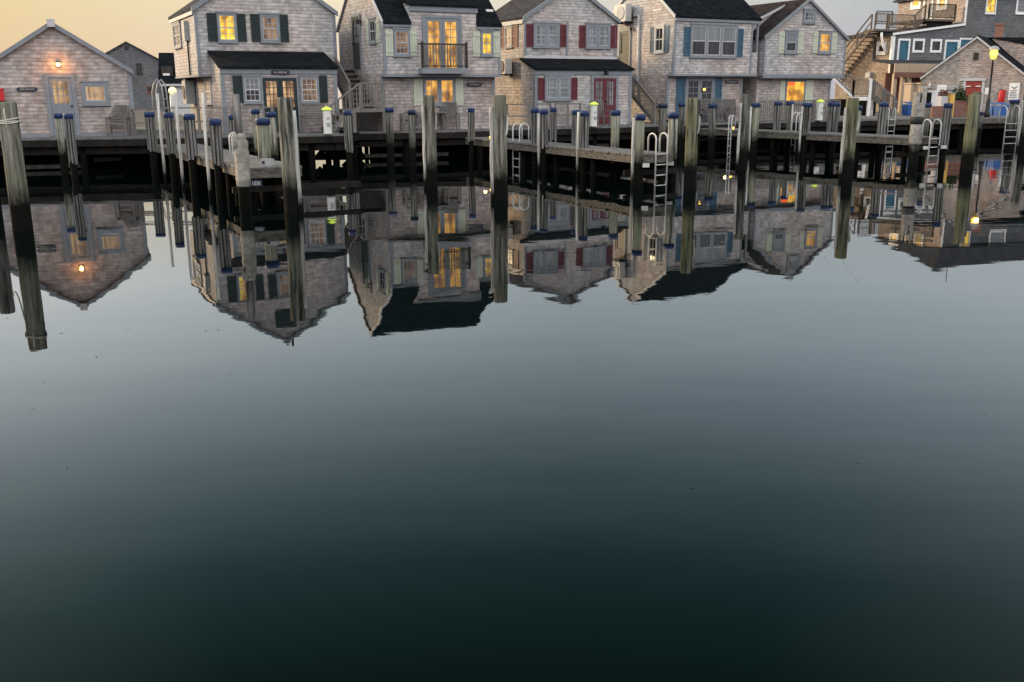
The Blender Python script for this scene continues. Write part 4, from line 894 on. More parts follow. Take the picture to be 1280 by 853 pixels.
# --- low shingled shed on the right wharf
F = Frame(25.4, 60.0, -35)
SR = F
h = house(F, 'gable_shed', 'brown shingled shed with low gable and barn red double doors at the right edge', 'shed')
xa, za = F.front(1222, 48); xl, ze = F.front(1154.5, 97); xr = 2 * xa - xl
body(h, gable_walls(xl, xr, 0, 8, 1.06, ze, za), mat=SH2)
rf = gable_roof(xl, xr, 0, 8, ze, za, ov=.15, rk=.12, th=.16).build('roof', ROOF, h); rake(xl, xr, 0, ze, za, ov=.15, wd=.12, out=.15).build('rake_board', TRIMW, rf)
corner(h, xl, 0, 1.13, ze - .05, 1, .1)
# taller rear wing whose gable shows over the right slope
q = [F.front(u, v, 3.0) for u, v in ((1238, 47.5), (1300, 60), (1300, 96), (1285, 88))]
m = MB(); m.prism([(x, 3.0, z) for x, z in q], (0, 4, 0)); wg = body(h, m, 'rear_wing', SH2)
q = [F.front(u, v, 2.9) for u, v in ((1224, 47.2), (1310, 47.5), (1310, 60.5), (1238, 46.9 + 1.2))]
m = MB(); m.prism([(x, 2.9, z + .02) for x, z in q], (0, 5, 0)); m.build('rear_roof', ROOF, wg)
x, z = F.front(1247.5, 47.5, 5); m = MB(); m.box(x - .22, x + .22, 5, 5.4, z - .4, z + .75); m.box(x - .27, x + .27, 4.95, 5.45, z + .752, z + .85); m.build('chimney', CHIM, rf)
m = MB(); b = F.box((1217, 66, 1223, 75)); wbox(m, wmap('front', 0), b[0], b[1], .003, .05, b[2], b[3])
for k in range(6): z = b[2] + (b[3] - b[2]) * (k + .3) / 6; wbox(m, wmap('front', 0), b[0] + .05, b[1] - .05, .05, .06, z, z + .05)
m.build('gable_vent', DARKW2, h)
b = F.box((1203.5, 101.5, 1228, 142)); mp = wmap('front', 0)
for k in range(2):
    m = MB(); x0 = b[0] + .1 + (b[1] - b[0] - .2) * k / 2; x1 = b[0] + .1 + (b[1] - b[0] - .2) * (k + 1) / 2 - .015
    for j in range(5): wbox(m, mp, x0 + (x1 - x0) * j / 5, x0 + (x1 - x0) * (j + 1) / 5 - .01, .004, .04, 1.13, b[3])
    for z in (1.5, b[3] - .35): wbox(m, mp, x0, x1 - .012, .041, .06, z, z + .12)
    d = m.build('barn_door', BARN, h); m = MB(); hx = x0 if k == 0 else x1 - .3
    for z in (1.53, b[3] - .32): wbox(m, mp, hx, hx + .28, .061, .07, z, z + .05)
    m.build('hinge', WHITE, d)
m = MB(); wbox(m, mp, b[0] - .05, b[0] + .09, .004, .05, 1.13, b[3]); wbox(m, mp, b[1] - .09, b[1] + .05, .004, .05, 1.13, b[3]); wbox(m, mp, b[0] - .25, b[1] + .1, .004, .09, b[3] + .01, b[3] + .15); m.build('door_frame', TRIMW, h)
b = F.box((1155.5, 113.5, 1172, 142)); wd = b[1] - b[0]
m = MB(); wbox(m, mp, b[0], b[0] + wd * .52, .004, .02, 1.13, b[3] - .15); m.build('dark_doorway', DARKROOM, h)
m = MB(); wbox(m, mp, b[0] + wd * .53, b[1], .004, .07, 1.13, b[3] - .1); wbox(m, mp, b[0] - .05, b[1] + .02, .004, .09, b[3] - .098, b[3]); wbox(m, mp, b[0] - .06, b[0] - .002, .004, .05, 1.13, b[3] - .1); m.build('white_door', WHITE, h)
def notice(label, bb, lines, mat=WHITE, d=-.03, frame=None, bird=False):
    b = F.box(bb); t = thing('notice_board', label, 'sign', F.o, F.th); mp = wmap('front', 0)
    m = MB(); wbox(m, mp, b[0], b[1], .006, .03, b[2], b[3]); m.build('board', mat, t)
    m = MB(); rg = random.Random(int(bb[0])); W_ = b[1] - b[0]; H_ = b[3] - b[2]
    if bird:
        zc_ = b[2] + H_ * .72; xc = (b[0] + b[1]) / 2; q = W_ * .36
        m.prism([mp(xc - q, .032, zc_ + .06), mp(xc - q * .3, .032, zc_ + .03), mp(xc, .032, zc_ - .03), mp(xc + q * .3, .032, zc_ + .03), mp(xc + q, .032, zc_ + .07), mp(xc + q * .35, .032, zc_ - .03), mp(xc, .032, zc_ - .10), mp(xc - q * .35, .032, zc_ - .03)], Vector(mp(0, .003, 0)) - Vector(mp(0, 0, 0)))
    for k in range(lines):
        z = b[2] + H_ * (.12 + (.5 if bird else .75) * k / max(1, lines)); a0 = b[0] + W_ * rg.uniform(.12, .2); a1 = b[1] - W_ * rg.uniform(.12, .3); stroke(m, mp, a0, a1, .031, z, H_ * .035)
    if m.v: m.build('lettering', GREYB if not bird else DARKW2, t)
    return t
notice('tall white notice board with a dark spread-wing bird at its top', (1261, 103.8, 1274, 125), 5, bird=True)
notice('small blank white paper pinned right of the barn red doors', (1231, 110, 1236.3, 118.3), 0)
notice('tiny pale plate high on the shed wall over the dark doorway', (1158.5, 103.8, 1163.3, 110.2), 0)
notice('white square poster above the white door panel of the brown shed', (1171.3, 106.3, 1183.3, 116), 3)
notice('blue grey sign half hidden behind the ochre post and bush', (1184, 106.5, 1198, 112.5), 2, GREYB)
b = F.box((1248.5, 112, 1256.3, 128)); t = thing('fire_extinguisher', 'red fire extinguisher in its red bracket on the shed wall by the bird notice', 'fire extinguisher', F.o, F.th)
x = (b[0] + b[1]) / 2; m = MB(); m.lathe(x - .04, -.16, [(.10, b[2] + .02), (.115, b[2] + .06), (.115, b[3] - .22), (.07, b[3] - .12), (.035, b[3] - .06), (.035, b[3] - .02)], 14); m.build('cylinder_body', REDP, t)
m = MB(); m.box(x + .02, x + .17, -.10, -.004, b[2], b[3] - .02); m.build('cabinet_back', REDP, t)
m = MB(); m.box(x - .12, x + .02, -.19, -.13, b[3] - .03, b[3] + .02); m.tube([(x - .1, -.17, b[3]), (x - .17, -.17, b[3] - .1), (x - .17, -.17, b[3] - .3)], .018, 6); m.build('valve_hose', DARKW2, t)

def onwharf(u, v): return atz(u, v, DZ)
# bins, planters, bush, post, crate
def bin_(u0, u1, v0, y, label, rz=R(15)):
    a = aty(u0, 145, y); b_ = aty(u1, 145, y); c = (a + b_) / 2; zt = aty((u0 + u1) / 2, v0, y).z; w_ = (b_.x - a.x) / 2
    t = thing('trash_bin', label, 'bin', (c.x, c.y, DZ), rz, 'blue bins on the right wharf'); hh = zt - DZ
    m = MB(); vs = []
    for z, k in ((.03, .84), (hh * .86, 1.0)): vs += [(-w_ * k, -w_ * .9 * k, z), (w_ * k, -w_ * .9 * k, z), (w_ * k, w_ * .9 * k, z), (-w_ * k, w_ * .9 * k, z)]
    m.add(vs, [(0, 3, 2, 1), (4, 5, 6, 7), (0, 1, 5, 4), (1, 2, 6, 5), (2, 3, 7, 6), (3, 0, 4, 7)]); m.build('bin_body', BINB, t)
    m = MB(); m.box(-w_ * 1.05, w_ * 1.05, -w_ * .98, w_ * .98, hh * .862, hh * .9); m.build('rim', GREYB, t)
    m = MB(); m.prism([(-w_ * 1.03, -w_ * .95, hh * .902), (w_ * 1.03, -w_ * .95, hh * .902), (w_ * .96, w_ * .95, hh), (-w_ * .96, w_ * .95, hh)], (0, 0, .05)); m.build('lid', BINB, t)
    return t
bin_(1236.5, 1243, 130, 56.2, 'narrow blue bin standing right behind the street lamp foot')
bin_(1243.5, 1257, 129.5, 55.8, 'wide blue bin with a pale rim under the red extinguisher')
bin_(1129, 1143.5, 128.5, 57.5, 'round-shouldered blue bin left of the pile with the black band', R(20))
def planter(u0, u1, v0, v1, y, label):
    a = aty(u0, 140, y); b_ = aty(u1, 140, y); c = (a + b_) / 2; z1 = aty(u0, v0, y).z
    t = thing('planter_box', label, 'planter', (c.x, c.y, DZ), R(15), 'red wooden planters before the brown shed'); l = (b_ - a).length / 2; hh = max(.35, z1 - DZ)
    m = MB()
    for k in range(3): m.box(-l, l, -.25, .25, .02 + hh * k / 3, hh * (k + 1) / 3)
    m.build('box_boards', RUST, t); m = MB()
    for x in (-l, l): m.box(x - .04, x + .04, -.29, -.252, 0.001, hh + .03)
    m.build('post', RUST, t); return Vector((c.x, c.y, DZ + hh)), l
pc, pl = planter(1186, 1207, 126, 140, 54.6, 'dark red planter box holding the green bush')
planter(1160, 1186, 133, 140, 53.9, 'low rusty planter box before the white door of the brown shed')
t = thing('bush', 'dark green bush spilling over the red planter before the barn doors', 'bush', pc)
m = MB(); rg = random.Random(4)
for k in range(900):
    th = rg.uniform(0, 2 * math.pi); rr = rg.random() ** .5; zz = rg.random()
    c = Vector((rr * pl * 1.15 * math.cos(th) * (1 - zz * .35), rr * .4 * math.sin(th), .02 + zz * .85 * (1 - .45 * rr) * (0.75 + .35 * math.sin(3 * th + 1))))
    a = Vector((rg.uniform(-1, 1), rg.uniform(-1, 1), rg.uniform(-.6, .9))).normalized() * rg.uniform(.05, .10); b_ = a.cross(Vector((rg.uniform(-1, 1), rg.uniform(-1, 1), 1))).normalized() * rg.uniform(.025, .045)
    m.add([c - a, c + b_, c + a, c - b_], [(0, 1, 2, 3)])
m.build('foliage', LEAF, t, fix=False)
m = MB()
for k in range(5): m.tube([(.1 * (k - 2), 0, -.05), (.22 * (k - 2), .03 * (k - 2), .5)], .015, 5)
m.build('stem', BROWN, t)
a = aty(1187.5, 140, 54.2); zt = aty(1187.5, 116, 54.2).z
t = thing('wooden_post', 'short square ochre post standing beside the bush', 'post', (a.x, a.y, DZ), R(15))
m = MB(); m.box(-.12, .12, -.12, .12, 0, zt - DZ - .06); m.build('shaft', YEL, t); m = MB(); m.box(-.15, .15, -.15, .15, zt - DZ - .058, zt - DZ); m.build('cap', GREYB, t)
a = aty(1177, 140, 54.3); z0 = aty(1177, 128, 54.3).z; zt = aty(1177, 114.5, 54.3).z
t = thing('flower_crate', 'pale crate with dark blossoms standing on the rusty planter', 'crate', (a.x, a.y, z0), R(15))
m = MB(); m.box(-.22, .22, -.15, .15, -.25, .32); m.build('crate_boards', TRIMW, t); m = MB()
for k in range(120):
    c = Vector((rg.uniform(-.25, .3), rg.uniform(-.15, .15), .32 + rg.random() * .32)); a_ = Vector((rg.uniform(-1, 1), rg.uniform(-1, 1), rg.uniform(-1, 1))).normalized() * .06; b2 = a_.cross(Vector((.3, .5, 1))).normalized() * .04; m.add([c - a_, c + b2, c + a_, c - b2], [(0, 1, 2, 3)])
m.build('blossom', RUST, t, fix=False)
# tan cupboards in the open store
for (u0, u1, v0, y, lab) in ((1131, 1141, 105.5, 60.5, 'tall ochre boarded cupboard under the rust red canopy'), (1142, 1153, 105.5, 60.2, 'tan cupboard with pale strips next to the brown shed corner')):
    a = aty(u0, 140, y); b_ = aty(u1, 140, y); zt = aty(u0, v0, y).z
    t = thing('cupboard', lab, 'cupboard', ((a.x + b_.x) / 2, y, 1.06), R(18)); w_ = (b_.x - a.x) / 2
    m = MB(); m.box(-w_, w_, -.3, .3, .05, zt - 1.06); m.build('carcass', DUN, t)
    m = MB(); m.box(-w_ - .05, w_ + .05, -.35, .35, zt - 1.058, zt - .98); m.build('top_board', DUN, t)
    m = MB(); m.box(-w_ + .05, -.02, -.33, -.301, .1, zt - 1.2); m.box(.02, w_ - .05, -.33, -.301, .1, zt - 1.2); m.build('door', TRIMW if u0 > 1140 else DUN, t)

# street lamp
a = aty(1233.5, 145, 53.6); zt = aty(1242, 58, 53.6).z
t = thing('street_lamp', 'black post lamp with glowing amber head before the brown shed', 'street lamp', (a.x, a.y, DZ)); hh = zt - DZ
m = MB(); m.lathe(0, 0, [(.16, 0), (.15, .25), (.11, .35), (.09, .9), (.055, 1.05), (.045, hh - .72), (.07, hh - .70)], 12); m.build('post', BLACK, t)
m = MB(); m.lathe(0, 0, [(.08, hh - .66), (.14, hh - .59), (.195, hh - .38), (.19, hh - .24), (.14, hh - .17)], 14); m.build('lamp_globe', BULB2, t)
m = MB(); m.lathe(0, 0, [(.25, hh - .20), (.26, hh - .14), (.17, hh - .03), (.05, hh + .02)], 14); m.build('lamp_shade', GREYB, t)
l = bpy.data.lights.new('lamp_light', 'POINT'); l.energy = 12; l.color = (1, .62, .2); l.shadow_soft_size = .12
o = bpy.data.objects.new('lamp_light', l); COL.objects.link(o); o.parent = t; o.location = (-.1, -.35, hh - .42)

# --- far buildings on the left
B = Frame(-38.2, 95, 20)
g = house(B, 'far_gable_house', 'far grey gabled house with dark windows behind the shed roof', 'house')
xa, za = B.front(157.5, 54); xr, ze = B.front(200, 76.5); xl = 2 * xa - xr
body(g, gable_walls(xl, xr, 0, 10, 1.0, ze, za), mat=SHB); gable_roof(xl, xr, 0, 10, ze, za, ov=.2, rk=.15, th=.15).build('roof', ROOF2, g)
m = MB(); m.box(xr - .15, xr + .03, -.04, -.002, 1.2, ze - .1); m.build('corner_board', TRIMW, g)
window(g, 'front', 0, B.box((170.5, 80, 177.5, 92.5)), GL_DARK, 1, 2, tw=.1, trim=ROOF2, sash=DARKW2); window(g, 'front', 0, B.box((183.5, 108, 192.5, 116.5)), GL_DARK, 2, 1, trim=RUST, tw=.08, mid=False, sash=DARKW2)
m = MB(); b = B.box((156, 57.5, 160.5, 62.5)); wbox(m, wmap('front', 0), b[0], b[1], .003, .05, b[2], b[3]); m.build('gable_vent', BLACK, g)
B2 = Frame(-25.6, 72, 15)
g = house(B2, 'far_eaved_house', 'far low house with a long dark roof behind the pale globe lamp', 'house')
x0 = B2.front(201, 120)[0]; ze = B2.front(215, 104)[1]; zr = B2.front(215, 68, 3)[1]
body(g, gable_walls(x0, x0 + 7, 0, 6, 1.0, ze, zr, 'x'), mat=SHG); rf = gable_roof(x0, x0 + 7, 0, 6, ze, zr, 'x', ov=.2, rk=.1).build('roof', ROOF, g)
m = MB(); m.box(x0, x0 + 7, -.30, -.2, ze - .22, ze - .06); m.build('eave_board', TRIMW, g)
m = MB(); m.box(x0 + .3, x0 + 7, -.03, -.002, 1.06, ze - .25); m.build('front_wall', TRIMW, g)
m = MB(); b = B2.box((205, 107, 213, 134)); wbox(m, wmap('front', 0), b[0], b[1], .032, .06, 1.07, b[3]); m.build('dark_doorway', DARKROOM, g)
m = MB(); b = B2.box((201, 83, 215, 99)); m.box(b[0], b[1], .6, 2.6, b[2], b[3]); dm = m.build('dormer', DARKW2, g); m = MB(); m.box(b[0] + .1, b[0] + .55, .54, .598, b[2] + .25, b[2] + .4); m.build('sill', WHITE, dm)
t = thing('globe_lamp', 'pale yellow globe lamp on a short post left of the dark-shuttered cottage', 'lamp', aty(217.5, 134, 52)); t.location.z = 1.06
r_ = aty(222.5, 114, 52).x - aty(217.5, 114, 52).x; zg = aty(217.5, 114, 52).z - 1.06
m = MB(); m.lathe(0, 0, [(.2, 0), (.17, zg - r_ * .9)], 12); m.build('post', TRIMW, t)
m = MB(); pr_ = [(max(.02, r_ * math.sin(math.pi * k / 10)), zg - r_ * math.cos(math.pi * k / 10)) for k in range(11)]; m.lathe(0, 0, pr_, 16); m.build('lamp_globe', GLOBE, t)
t = thing('arbour', 'narrow white arched gateway at the far end of the left dock', 'arbour', aty(198, 140, 46)); t.location.z = 1.1
m = MB(); zt = aty(198, 99.5, 46).z - 1.1
for y in (0, .5): m.tube([(-.22, y, 0), (-.2, y, zt - .55), (-.1, y, zt - .2), (.08, y, zt), (.24, y, zt - .22), (.28, y, zt - .6), (.32, y, 0)], .032, 6)
m.build('arch', SASH, t); m = MB()
for z in (.4, .8, 1.2): m.box(-.26, -.20, .05, .45, z, z + .04); m.box(.28, .33, .05, .45, z, z + .04)
m.build('rung', SASH, t)
# ------------------------------------------------------------------ railings and stairs
def railing(label, pts, hgt=.95, step=1.3, bal=.0, mids=1, mat=None, par=None, z=DZ, group='railings on the wharf'):
    mat = mat or RAIL; pts = [Vector((p[0], p[1], p[2] if len(p) > 2 else z)) for p in pts]
    t = par or thing('railing', label, 'railing', (0, 0, 0), 0, group)
    top = MB(); mid = MB(); bl = MB(); up = Vector((0, 0, 1))
    for a, b in zip(pts[:-1], pts[1:]):
        top.beam(a + up * hgt, b + up * hgt, .09, .05)
        for k in range(mids):
            q = hgt * (k + 1) / (mids + 1) if not bal else .12; mid.beam(a + up * q, b + up * q, .045, .06)
        n = max(1, round((b - a).length / step))
        for k in range(n + 1):
            if k == n and b is not pts[-1]: continue
            p = a + (b - a) * k / n; q = MB(); q.box(p.x - .045, p.x + .045, p.y - .045, p.y + .045, p.z + .002, p.z + hgt - .027); q.build('post', mat, t)
        if bal:
            nb = int((b - a).length / bal)
            for k in range(1, nb):
                p = a + (b - a) * k / nb; bl.box(p.x - .017, p.x + .017, p.y - .017, p.y + .017, p.z + .152, p.z + hgt - .028)
    top.build('top_rail', mat, t)
    if mid.v: mid.build('lower_rail', mat, t)
    if bl.v: bl.build('baluster', mat, t)
    return t
def stairs(par, a, b, side, n, tread=RAIL, stringer=RAIL, riser=None):
    """a = foot, b = head (left edge), side = vector to the right edge"""
    a, b, side = Vector(a), Vector(b), Vector(side); d = (b - a); h = Vector((d.x, d.y, 0)); hd = h.normalized()
    for o in (Vector((0, 0, 0)), side):
        m = MB(); sd = side.normalized() * .045; p0, p1 = a + o, b + o
        vv = d / n; sp = hd * (h.length / n); uz = Vector((0, 0, d.z / n))
        for k in range(n):                      # saw-tooth stringer, one block a step
            q0 = p0 + vv * k - sd; m.prism([q0 - Vector((0, 0, .10)), q0 + uz - Vector((0, 0, .045)), q0 + sp + uz - Vector((0, 0, .045)), q0 + sp + uz - Vector((0, 0, .10))], sd * 2)
        m.build('stringer', stringer, par)
    tr = MB(); rs = MB()
    for k in range(n):
        p = a + d * (k / n); z = a.z + d.z * (k + 1) / n; q = p + h / n
        tr.prism([Vector((p.x, p.y, z - .04)) - hd * .03, Vector((p.x, p.y, z - .04)) - hd * .03 + side, Vector((q.x, q.y, z - .04)) + side, Vector((q.x, q.y, z - .04))], (0, 0, .04))
        if riser: rs.prism([Vector((p.x, p.y, z - d.z / n)), Vector((p.x, p.y, z - d.z / n)) + side, Vector((p.x, p.y, z - .042)) + side, Vector((p.x, p.y, z - .042))], hd * .02)
    tr.build('tread', tread, par)
    if riser: rs.build('riser', riser, par)

# stairs up to the side door of the dormer cottage: platform in front, flight back along the wall
F = H2; t = thing('staircase', 'grey wooden outside stairs with a railed landing left of the dormer cottage', 'stairs', (0, 0, 0))
x0, z0 = F.front(441, 136.5, -.3); x1, _ = F.front(482, 136.5, -.3); pz = max(1.75, min(2.1, z0)); x1 = min(x1, .35)
pa = F.wld(x0, -.35, pz); m = MB()
p = [F.wld(x0, -.35, pz - .12), F.wld(x1, -.35, pz - .12), F.wld(x1, .33, pz - .12), F.wld(-.06, .33, pz - .12), F.wld(-.06, 1.0, pz - .12), F.wld(x0, 1.0, pz - .12)]
m.prism(p, (0, 0, .12)); m.build('landing', RAIL, t)
for x, y in ((x0 + .05, -.3), (x1 - .06, -.3), (x0 + .05, .9)):
    q = F.wld(x, y, 0); m = MB(); m.box(q.x - .06, q.x + .06, q.y - .06, q.y + .06, DZ, pz - .122); m.build('post', RAIL, t)
railing('', [F.wld(x0 + .35, -.32, pz), F.wld(x1 - .05, -.32, pz)], .92, 1.2, .11, 1, par=t)
sy = max(H2D * .62, DOOR2[0] - .1); dzr = DOOR2[1]
stairs(t, F.wld(-.1, 1.0, pz), F.wld(-.1, sy, dzr), -F.ex * .95, 8)
m = MB(); p = [F.wld(-.08, sy, dzr - .1), F.wld(-1.05, sy, dzr - .1), F.wld(-1.05, sy + 1.2, dzr - .1), F.wld(-.08, sy + 1.2, dzr - .1)]; m.prism(p, (0, 0, .1)); m.build('landing', RAIL, t)
railing('', [F.wld(-1.08, .95, pz), F.wld(-1.08, sy, dzr), F.wld(-1.08, sy + 1.2, dzr)], .92, 1.6, .14, 1, par=t)
stairs(t, F.wld(x0 - .95, -.3, DZ), F.wld(x0 - .02, -.3, pz), F.ey * .9, 4)
railing('', [F.wld(x0 - .95, -.32, DZ), F.wld(x0 + .3, -.32, pz)], .92, 1.3, .16, 1, par=t)

# stairs between the red and the blue shuttered cottages
F = H4; t = thing('staircase', 'steep grey wooden stairs climbing between the red-shuttered and blue-shuttered cottages', 'stairs', (0, 0, 0))
sy = DOOR4[0]; stairs(t, F.wld(-.12, -.1, DZ), F.wld(-.12, sy, DOOR4[1]), -F.ex * .85, 11)
m = MB(); p = [F.wld(-.05, sy, DOOR4[1] - .1), F.wld(-1.0, sy, DOOR4[1] - .1), F.wld(-1.0, sy + 1.3, DOOR4[1] - .1), F.wld(-.05, sy + 1.3, DOOR4[1] - .1)]; m.prism(p, (0, 0, .1)); m.build('landing', RAIL, t)
railing('', [F.wld(-1.02, -.1, DZ), F.wld(-1.02, sy, DOOR4[1]), F.wld(-1.02, sy + 1.3, DOOR4[1])], .92, 1.8, .11, 1, par=t)

# white-edged stairs and landing right of the last cottage
Y = 57.0; pz = aty(1080, 121, Y).z; f1 = aty(1041, 97, Y); f0 = aty(1066, 119, Y)
t = thing('staircase', 'white-edged outside stairs with a railed landing right of the cream-shuttered cottage', 'stairs', (0, 0, 0))
bx = Vector((.45, .89, 0)) * 1.1
stairs(t, (f0.x, Y, pz), (f1.x, Y, f1.z), bx, 7, WHITE, WHITE)
l0 = Vector((f0.x, Y, pz)); l1 = Vector((aty(1089, 120, Y).x, Y + .3, pz)); l2 = Vector((aty(1100, 120, Y).x, Y + 1.2, pz))
m = MB(); q = [l0, l1, l2, l0 + bx]; m.prism([p - Vector((0, 0, .22)) for p in q], (0, 0, .20)); m.build('landing', WHITE, t)
m = MB(); q = [l0, l1, l2, l0 + bx]; m.prism([p - Vector((0, 0, .018)) for p in q], (0, 0, .018)); m.build('landing_floor', RAIL, t)
for p in (l0 + Vector((.4, .6, 0)), l1, l2):
    m = MB(); m.box(p.x - .08, p.x + .08, p.y - .08, p.y + .08, DZ, pz + (1.0 if p is l1 else -.225)); m.build('leg', WHITE, t)
zb_ = (DZ + pz) / 2 - pz - .12
m = MB(); m.beam(l0 + Vector((-.9, 1.5, zb_)), l2 + Vector((.6, 1.0, zb_)), .08, pz - DZ - .05); m.build('shade_panel', DARKW, t)  # added dark sheet standing in for the shade below the landing
railing('', [l0, l1, l2], .92, 1.0, .10, 1, par=t)
railing('', [Vector((f1.x, Y, f1.z)), l0], .92, 2.2, .13, 1, par=t)
e0 = Vector((aty(1118.5, 138, Y + .6).x, Y + .6, DZ)); e1 = l2
stairs(t, e0 + bx * -.4, e1 + bx * -.4, bx * .8, 6)
railing('', [e1 + bx * -.45, e0 + bx * -.45], .92, 1.1, .12, 1, par=t); railing('', [e1 + bx * .42, e0 + bx * .42], .92, 1.1, .12, 1, par=t)

# back stairs and roof deck of the grey building
t = thing('roof_deck', 'two-level brown roof terrace with railings on the grey building, stairs at its left', 'deck', (0, 0, 0))
za = G.front(1110, 41, .8)[1]; xA, xB = G.front(1098, 40, .8)[0], G.front(1143, 40, .8)[0]
m = MB(); q = [(-1.15, .6), (xB, .6), (xB, 4.5), (.9, 4.5), (.3, 1.6), (-1.15, 1.6)]; m.prism([G.wld(x, y, zl + .25) for x, y in q], (0, 0, .14)); m.build('deck_floor', BROWN, t)
fz = zl + .39
m = MB(); m.prism([G.wld(-.1, .78, zl - .05 + .12), G.wld(xB, .78, zl + .12 + sl * xB), G.wld(xB, .78, fz - .15), G.wld(-.1, .78, fz - .15)], G.ey * .03); m.build('skirt_board', DARKW2, t)
railing('', [G.wld(.1, .85, fz), G.wld(xB, .85, fz)], 1.0, 2.0, .10, 1, mat=BROWN, par=t)
railing('', [G.wld(G.front(1096, 14, 4.4)[0], 4.4, G.front(1096, 14, 4.4)[1] - 1.0), G.wld(xB + 1.2, 4.4, G.front(1096, 14, 4.4)[1] - 1.0)], 1.0, 1.6, .12, 1, mat=BROWN, par=t)
fz2 = fz + .75; x2 = xB + .9; x3 = G.front(1192, 30, .6)[0] - .0
m = MB(); m.prism([G.wld(x, y, fz2 - .14) for x, y in ((x2, .5), (x3, .5), (x3, 4.6), (x2, 4.6))], (0, 0, .14)); m.build('deck_floor', BROWN, t)
m = MB(); m.prism([G.wld(x2 + .05, .7, zl + sl * x2 + .12), G.wld(x3, .7, zl + sl * x3 + .12), G.wld(x3, .7, fz2 - .15), G.wld(x2 + .05, .7, fz2 - .15)], G.ey * .03); m.build('skirt_board', DARKW, t)
railing('', [G.wld(x2, .55, fz2), G.wld(x3, .55, fz2)], 1.0, 2.2, .10, 1, mat=DARKW2, par=t)
stairs(t, G.wld(xB, .9, fz), G.wld(x2, .9, fz2), G.ey * 1.2, 4, BROWN, BROWN)
railing('', [G.wld(xB, .87, fz), G.wld(x2, .87, fz2)], 1.0, 1.1, .12, 1, mat=BROWN, par=t)
ys, zs = G.left(1060, 82, -.9); ys = max(ys, 5.0)
stairs(t, G.wld(-.15, 4.9, 3.2), G.wld(-.15, 1.0, fz), -G.ex * .95, 14, BROWN, BROWN)
railing('', [G.wld(-1.1, 4.9, 3.2), G.wld(-1.1, 1.0, fz)], 1.0, 1.8, 0, 1, mat=BROWN, par=t)
railing('', [G.wld(-1.1, .65, fz), G.wld(.1, .65, fz)], 1.0, 1.2, 0, 1, mat=BROWN, par=t)

railing('grey post and rail fence at the right end of the shed deck', [aty(166, 138, 36.2) * 1, aty(186, 138, 36.0)][0:0] or [(aty(165, 150, 35.3).x, 35.3), (aty(186, 150, 35.1).x, 35.1)], .9, .8, 0, 1)
railing('grey post and rail fence behind the slatted piles left of the dark-shuttered cottage', [(-12.3, 35.6), (-10.0, 36.0), (-8.6, 36.2)], .95, 1.2, 0, 1)
railing('low grey fence at the deck corner left of the red-shuttered porch', [(aty(634, 150, 41.2).x, 41.2), (aty(688, 150, 42.3).x, 42.3)], .95, 1.2, 0, 1)
railing('short open fence before the double window of the red-shuttered porch', [(aty(694, 150, 42.2).x, 42.2), (aty(725, 150, 42.8).x, 42.8)], .95, .8, 0, 1)
railing('fine balustrade along the deck before the glowing curtain window', [(aty(948, 150, 48.3).x, 48.3), (aty(1048, 150, 50.5).x, 50.5)], .95, 1.5, .13, 1)
railing('sparse rail along the deck between the dormer cottage and the second pier', [(aty(505, 150, 38.7).x, 38.7), (aty(530, 150, 39.0).x, 39.0)], .7, .8, .2, 1)

# ------------------------------------------------------------------ garden furniture
def copy_tree(o, parent=None):
    c = o.copy(); COL.objects.link(c); c.parent = parent
    for ch in o.children: copy_tree(ch, c)
    return c
def chair_(name, wd, label, group):
    t = thing(name, label, 'chair' if wd < 1 else 'bench', (0, 0, 0), 0, group); w_ = wd / 2
    m = MB()
    for k in range(5): y = -.26 + k * .105; m.box(-w_ + .05, w_ - .05, y, y + .085, .41, .435)
    m.build('seat', CHAIR, t)
    m = MB()
    for k in range(6): z = .50 + k * .085; m.box(-w_ + .05, w_ - .05, .27 + k * .012, .295 + k * .012, z, z + .062)
    m.box(-w_ + .03, w_ - .03, .34, .375, 1.01, 1.07); m.build('backrest', CHAIR, t)
    for s in (-1, 1):
        m = MB(); m.box(s * w_ - .04, s * w_ + .04, -.30, .30, .63, .66); m.build('arm', CHAIR, t)
        m = MB(); m.box(s * w_ - .03, s * w_ + .03, -.28, -.22, 0, .628); m.build('leg', CHAIR, t)
        m = MB(); m.beam((s * w_, .26, 0), (s * w_, .36, 1.05), .06, .06); m.build('leg', CHAIR, t)
    return t
ch0 = chair_('garden_chair', .62, 'x', 'wooden garden chairs on the wharf')
first = True
for (u, y, rz, lab) in ((30, 34.55, 22, 'grey wooden chair left of the shed door beside the wired pile'), (147, 34.95, 10, 'grey wooden armchair under the lit shed window'),
    (509, 39.2, 20, 'low grey chair behind the moss-green pile before the dormer cottage'), (563, 39.35, 15, 'slatted grey armchair below the lit lower window of the dormer cottage'),
    (751, 43.0, 28, 'grey wooden chair behind the yellow-topped pedestal at the red double door'),
    (874, 46.9, 20, 'grey wooden chair at the foot of the left blue shutter'), (888, 47.1, 40, 'grey wooden chair between the glass doors and the blue-capped pile'),
    (903, 47.3, 5, 'small grey chair below the right tall blue shutter'), (917, 47.9, 28, 'high-backed slatted grey chair under the name board of the blue-shuttered cottage')):
    o = ch0 if first else copy_tree(ch0); first = False
    p = aty(u, 155, y); o.location = (p.x, y, DZ); o.rotation_euler = (0, 0, R(rz)); o['label'] = lab
b_ = chair_('garden_bench', .85, 'grey slatted bench against the porch wall right of the green double doors', None)
p = aty(392, 155, 36.65); b_.location = (p.x, 37.0, DZ); b_.rotation_euler = (0, 0, R(24)); b_['category'] = 'bench'
t = thing('garden_table', 'small square grey table beside the slatted armchair of the dormer cottage', 'table', (aty(545, 155, 39.1).x, 39.1, DZ), R(25))
m = MB(); m.box(-.4, .4, -.35, .35, .66, .70); m.build('table_top', CHAIR, t)
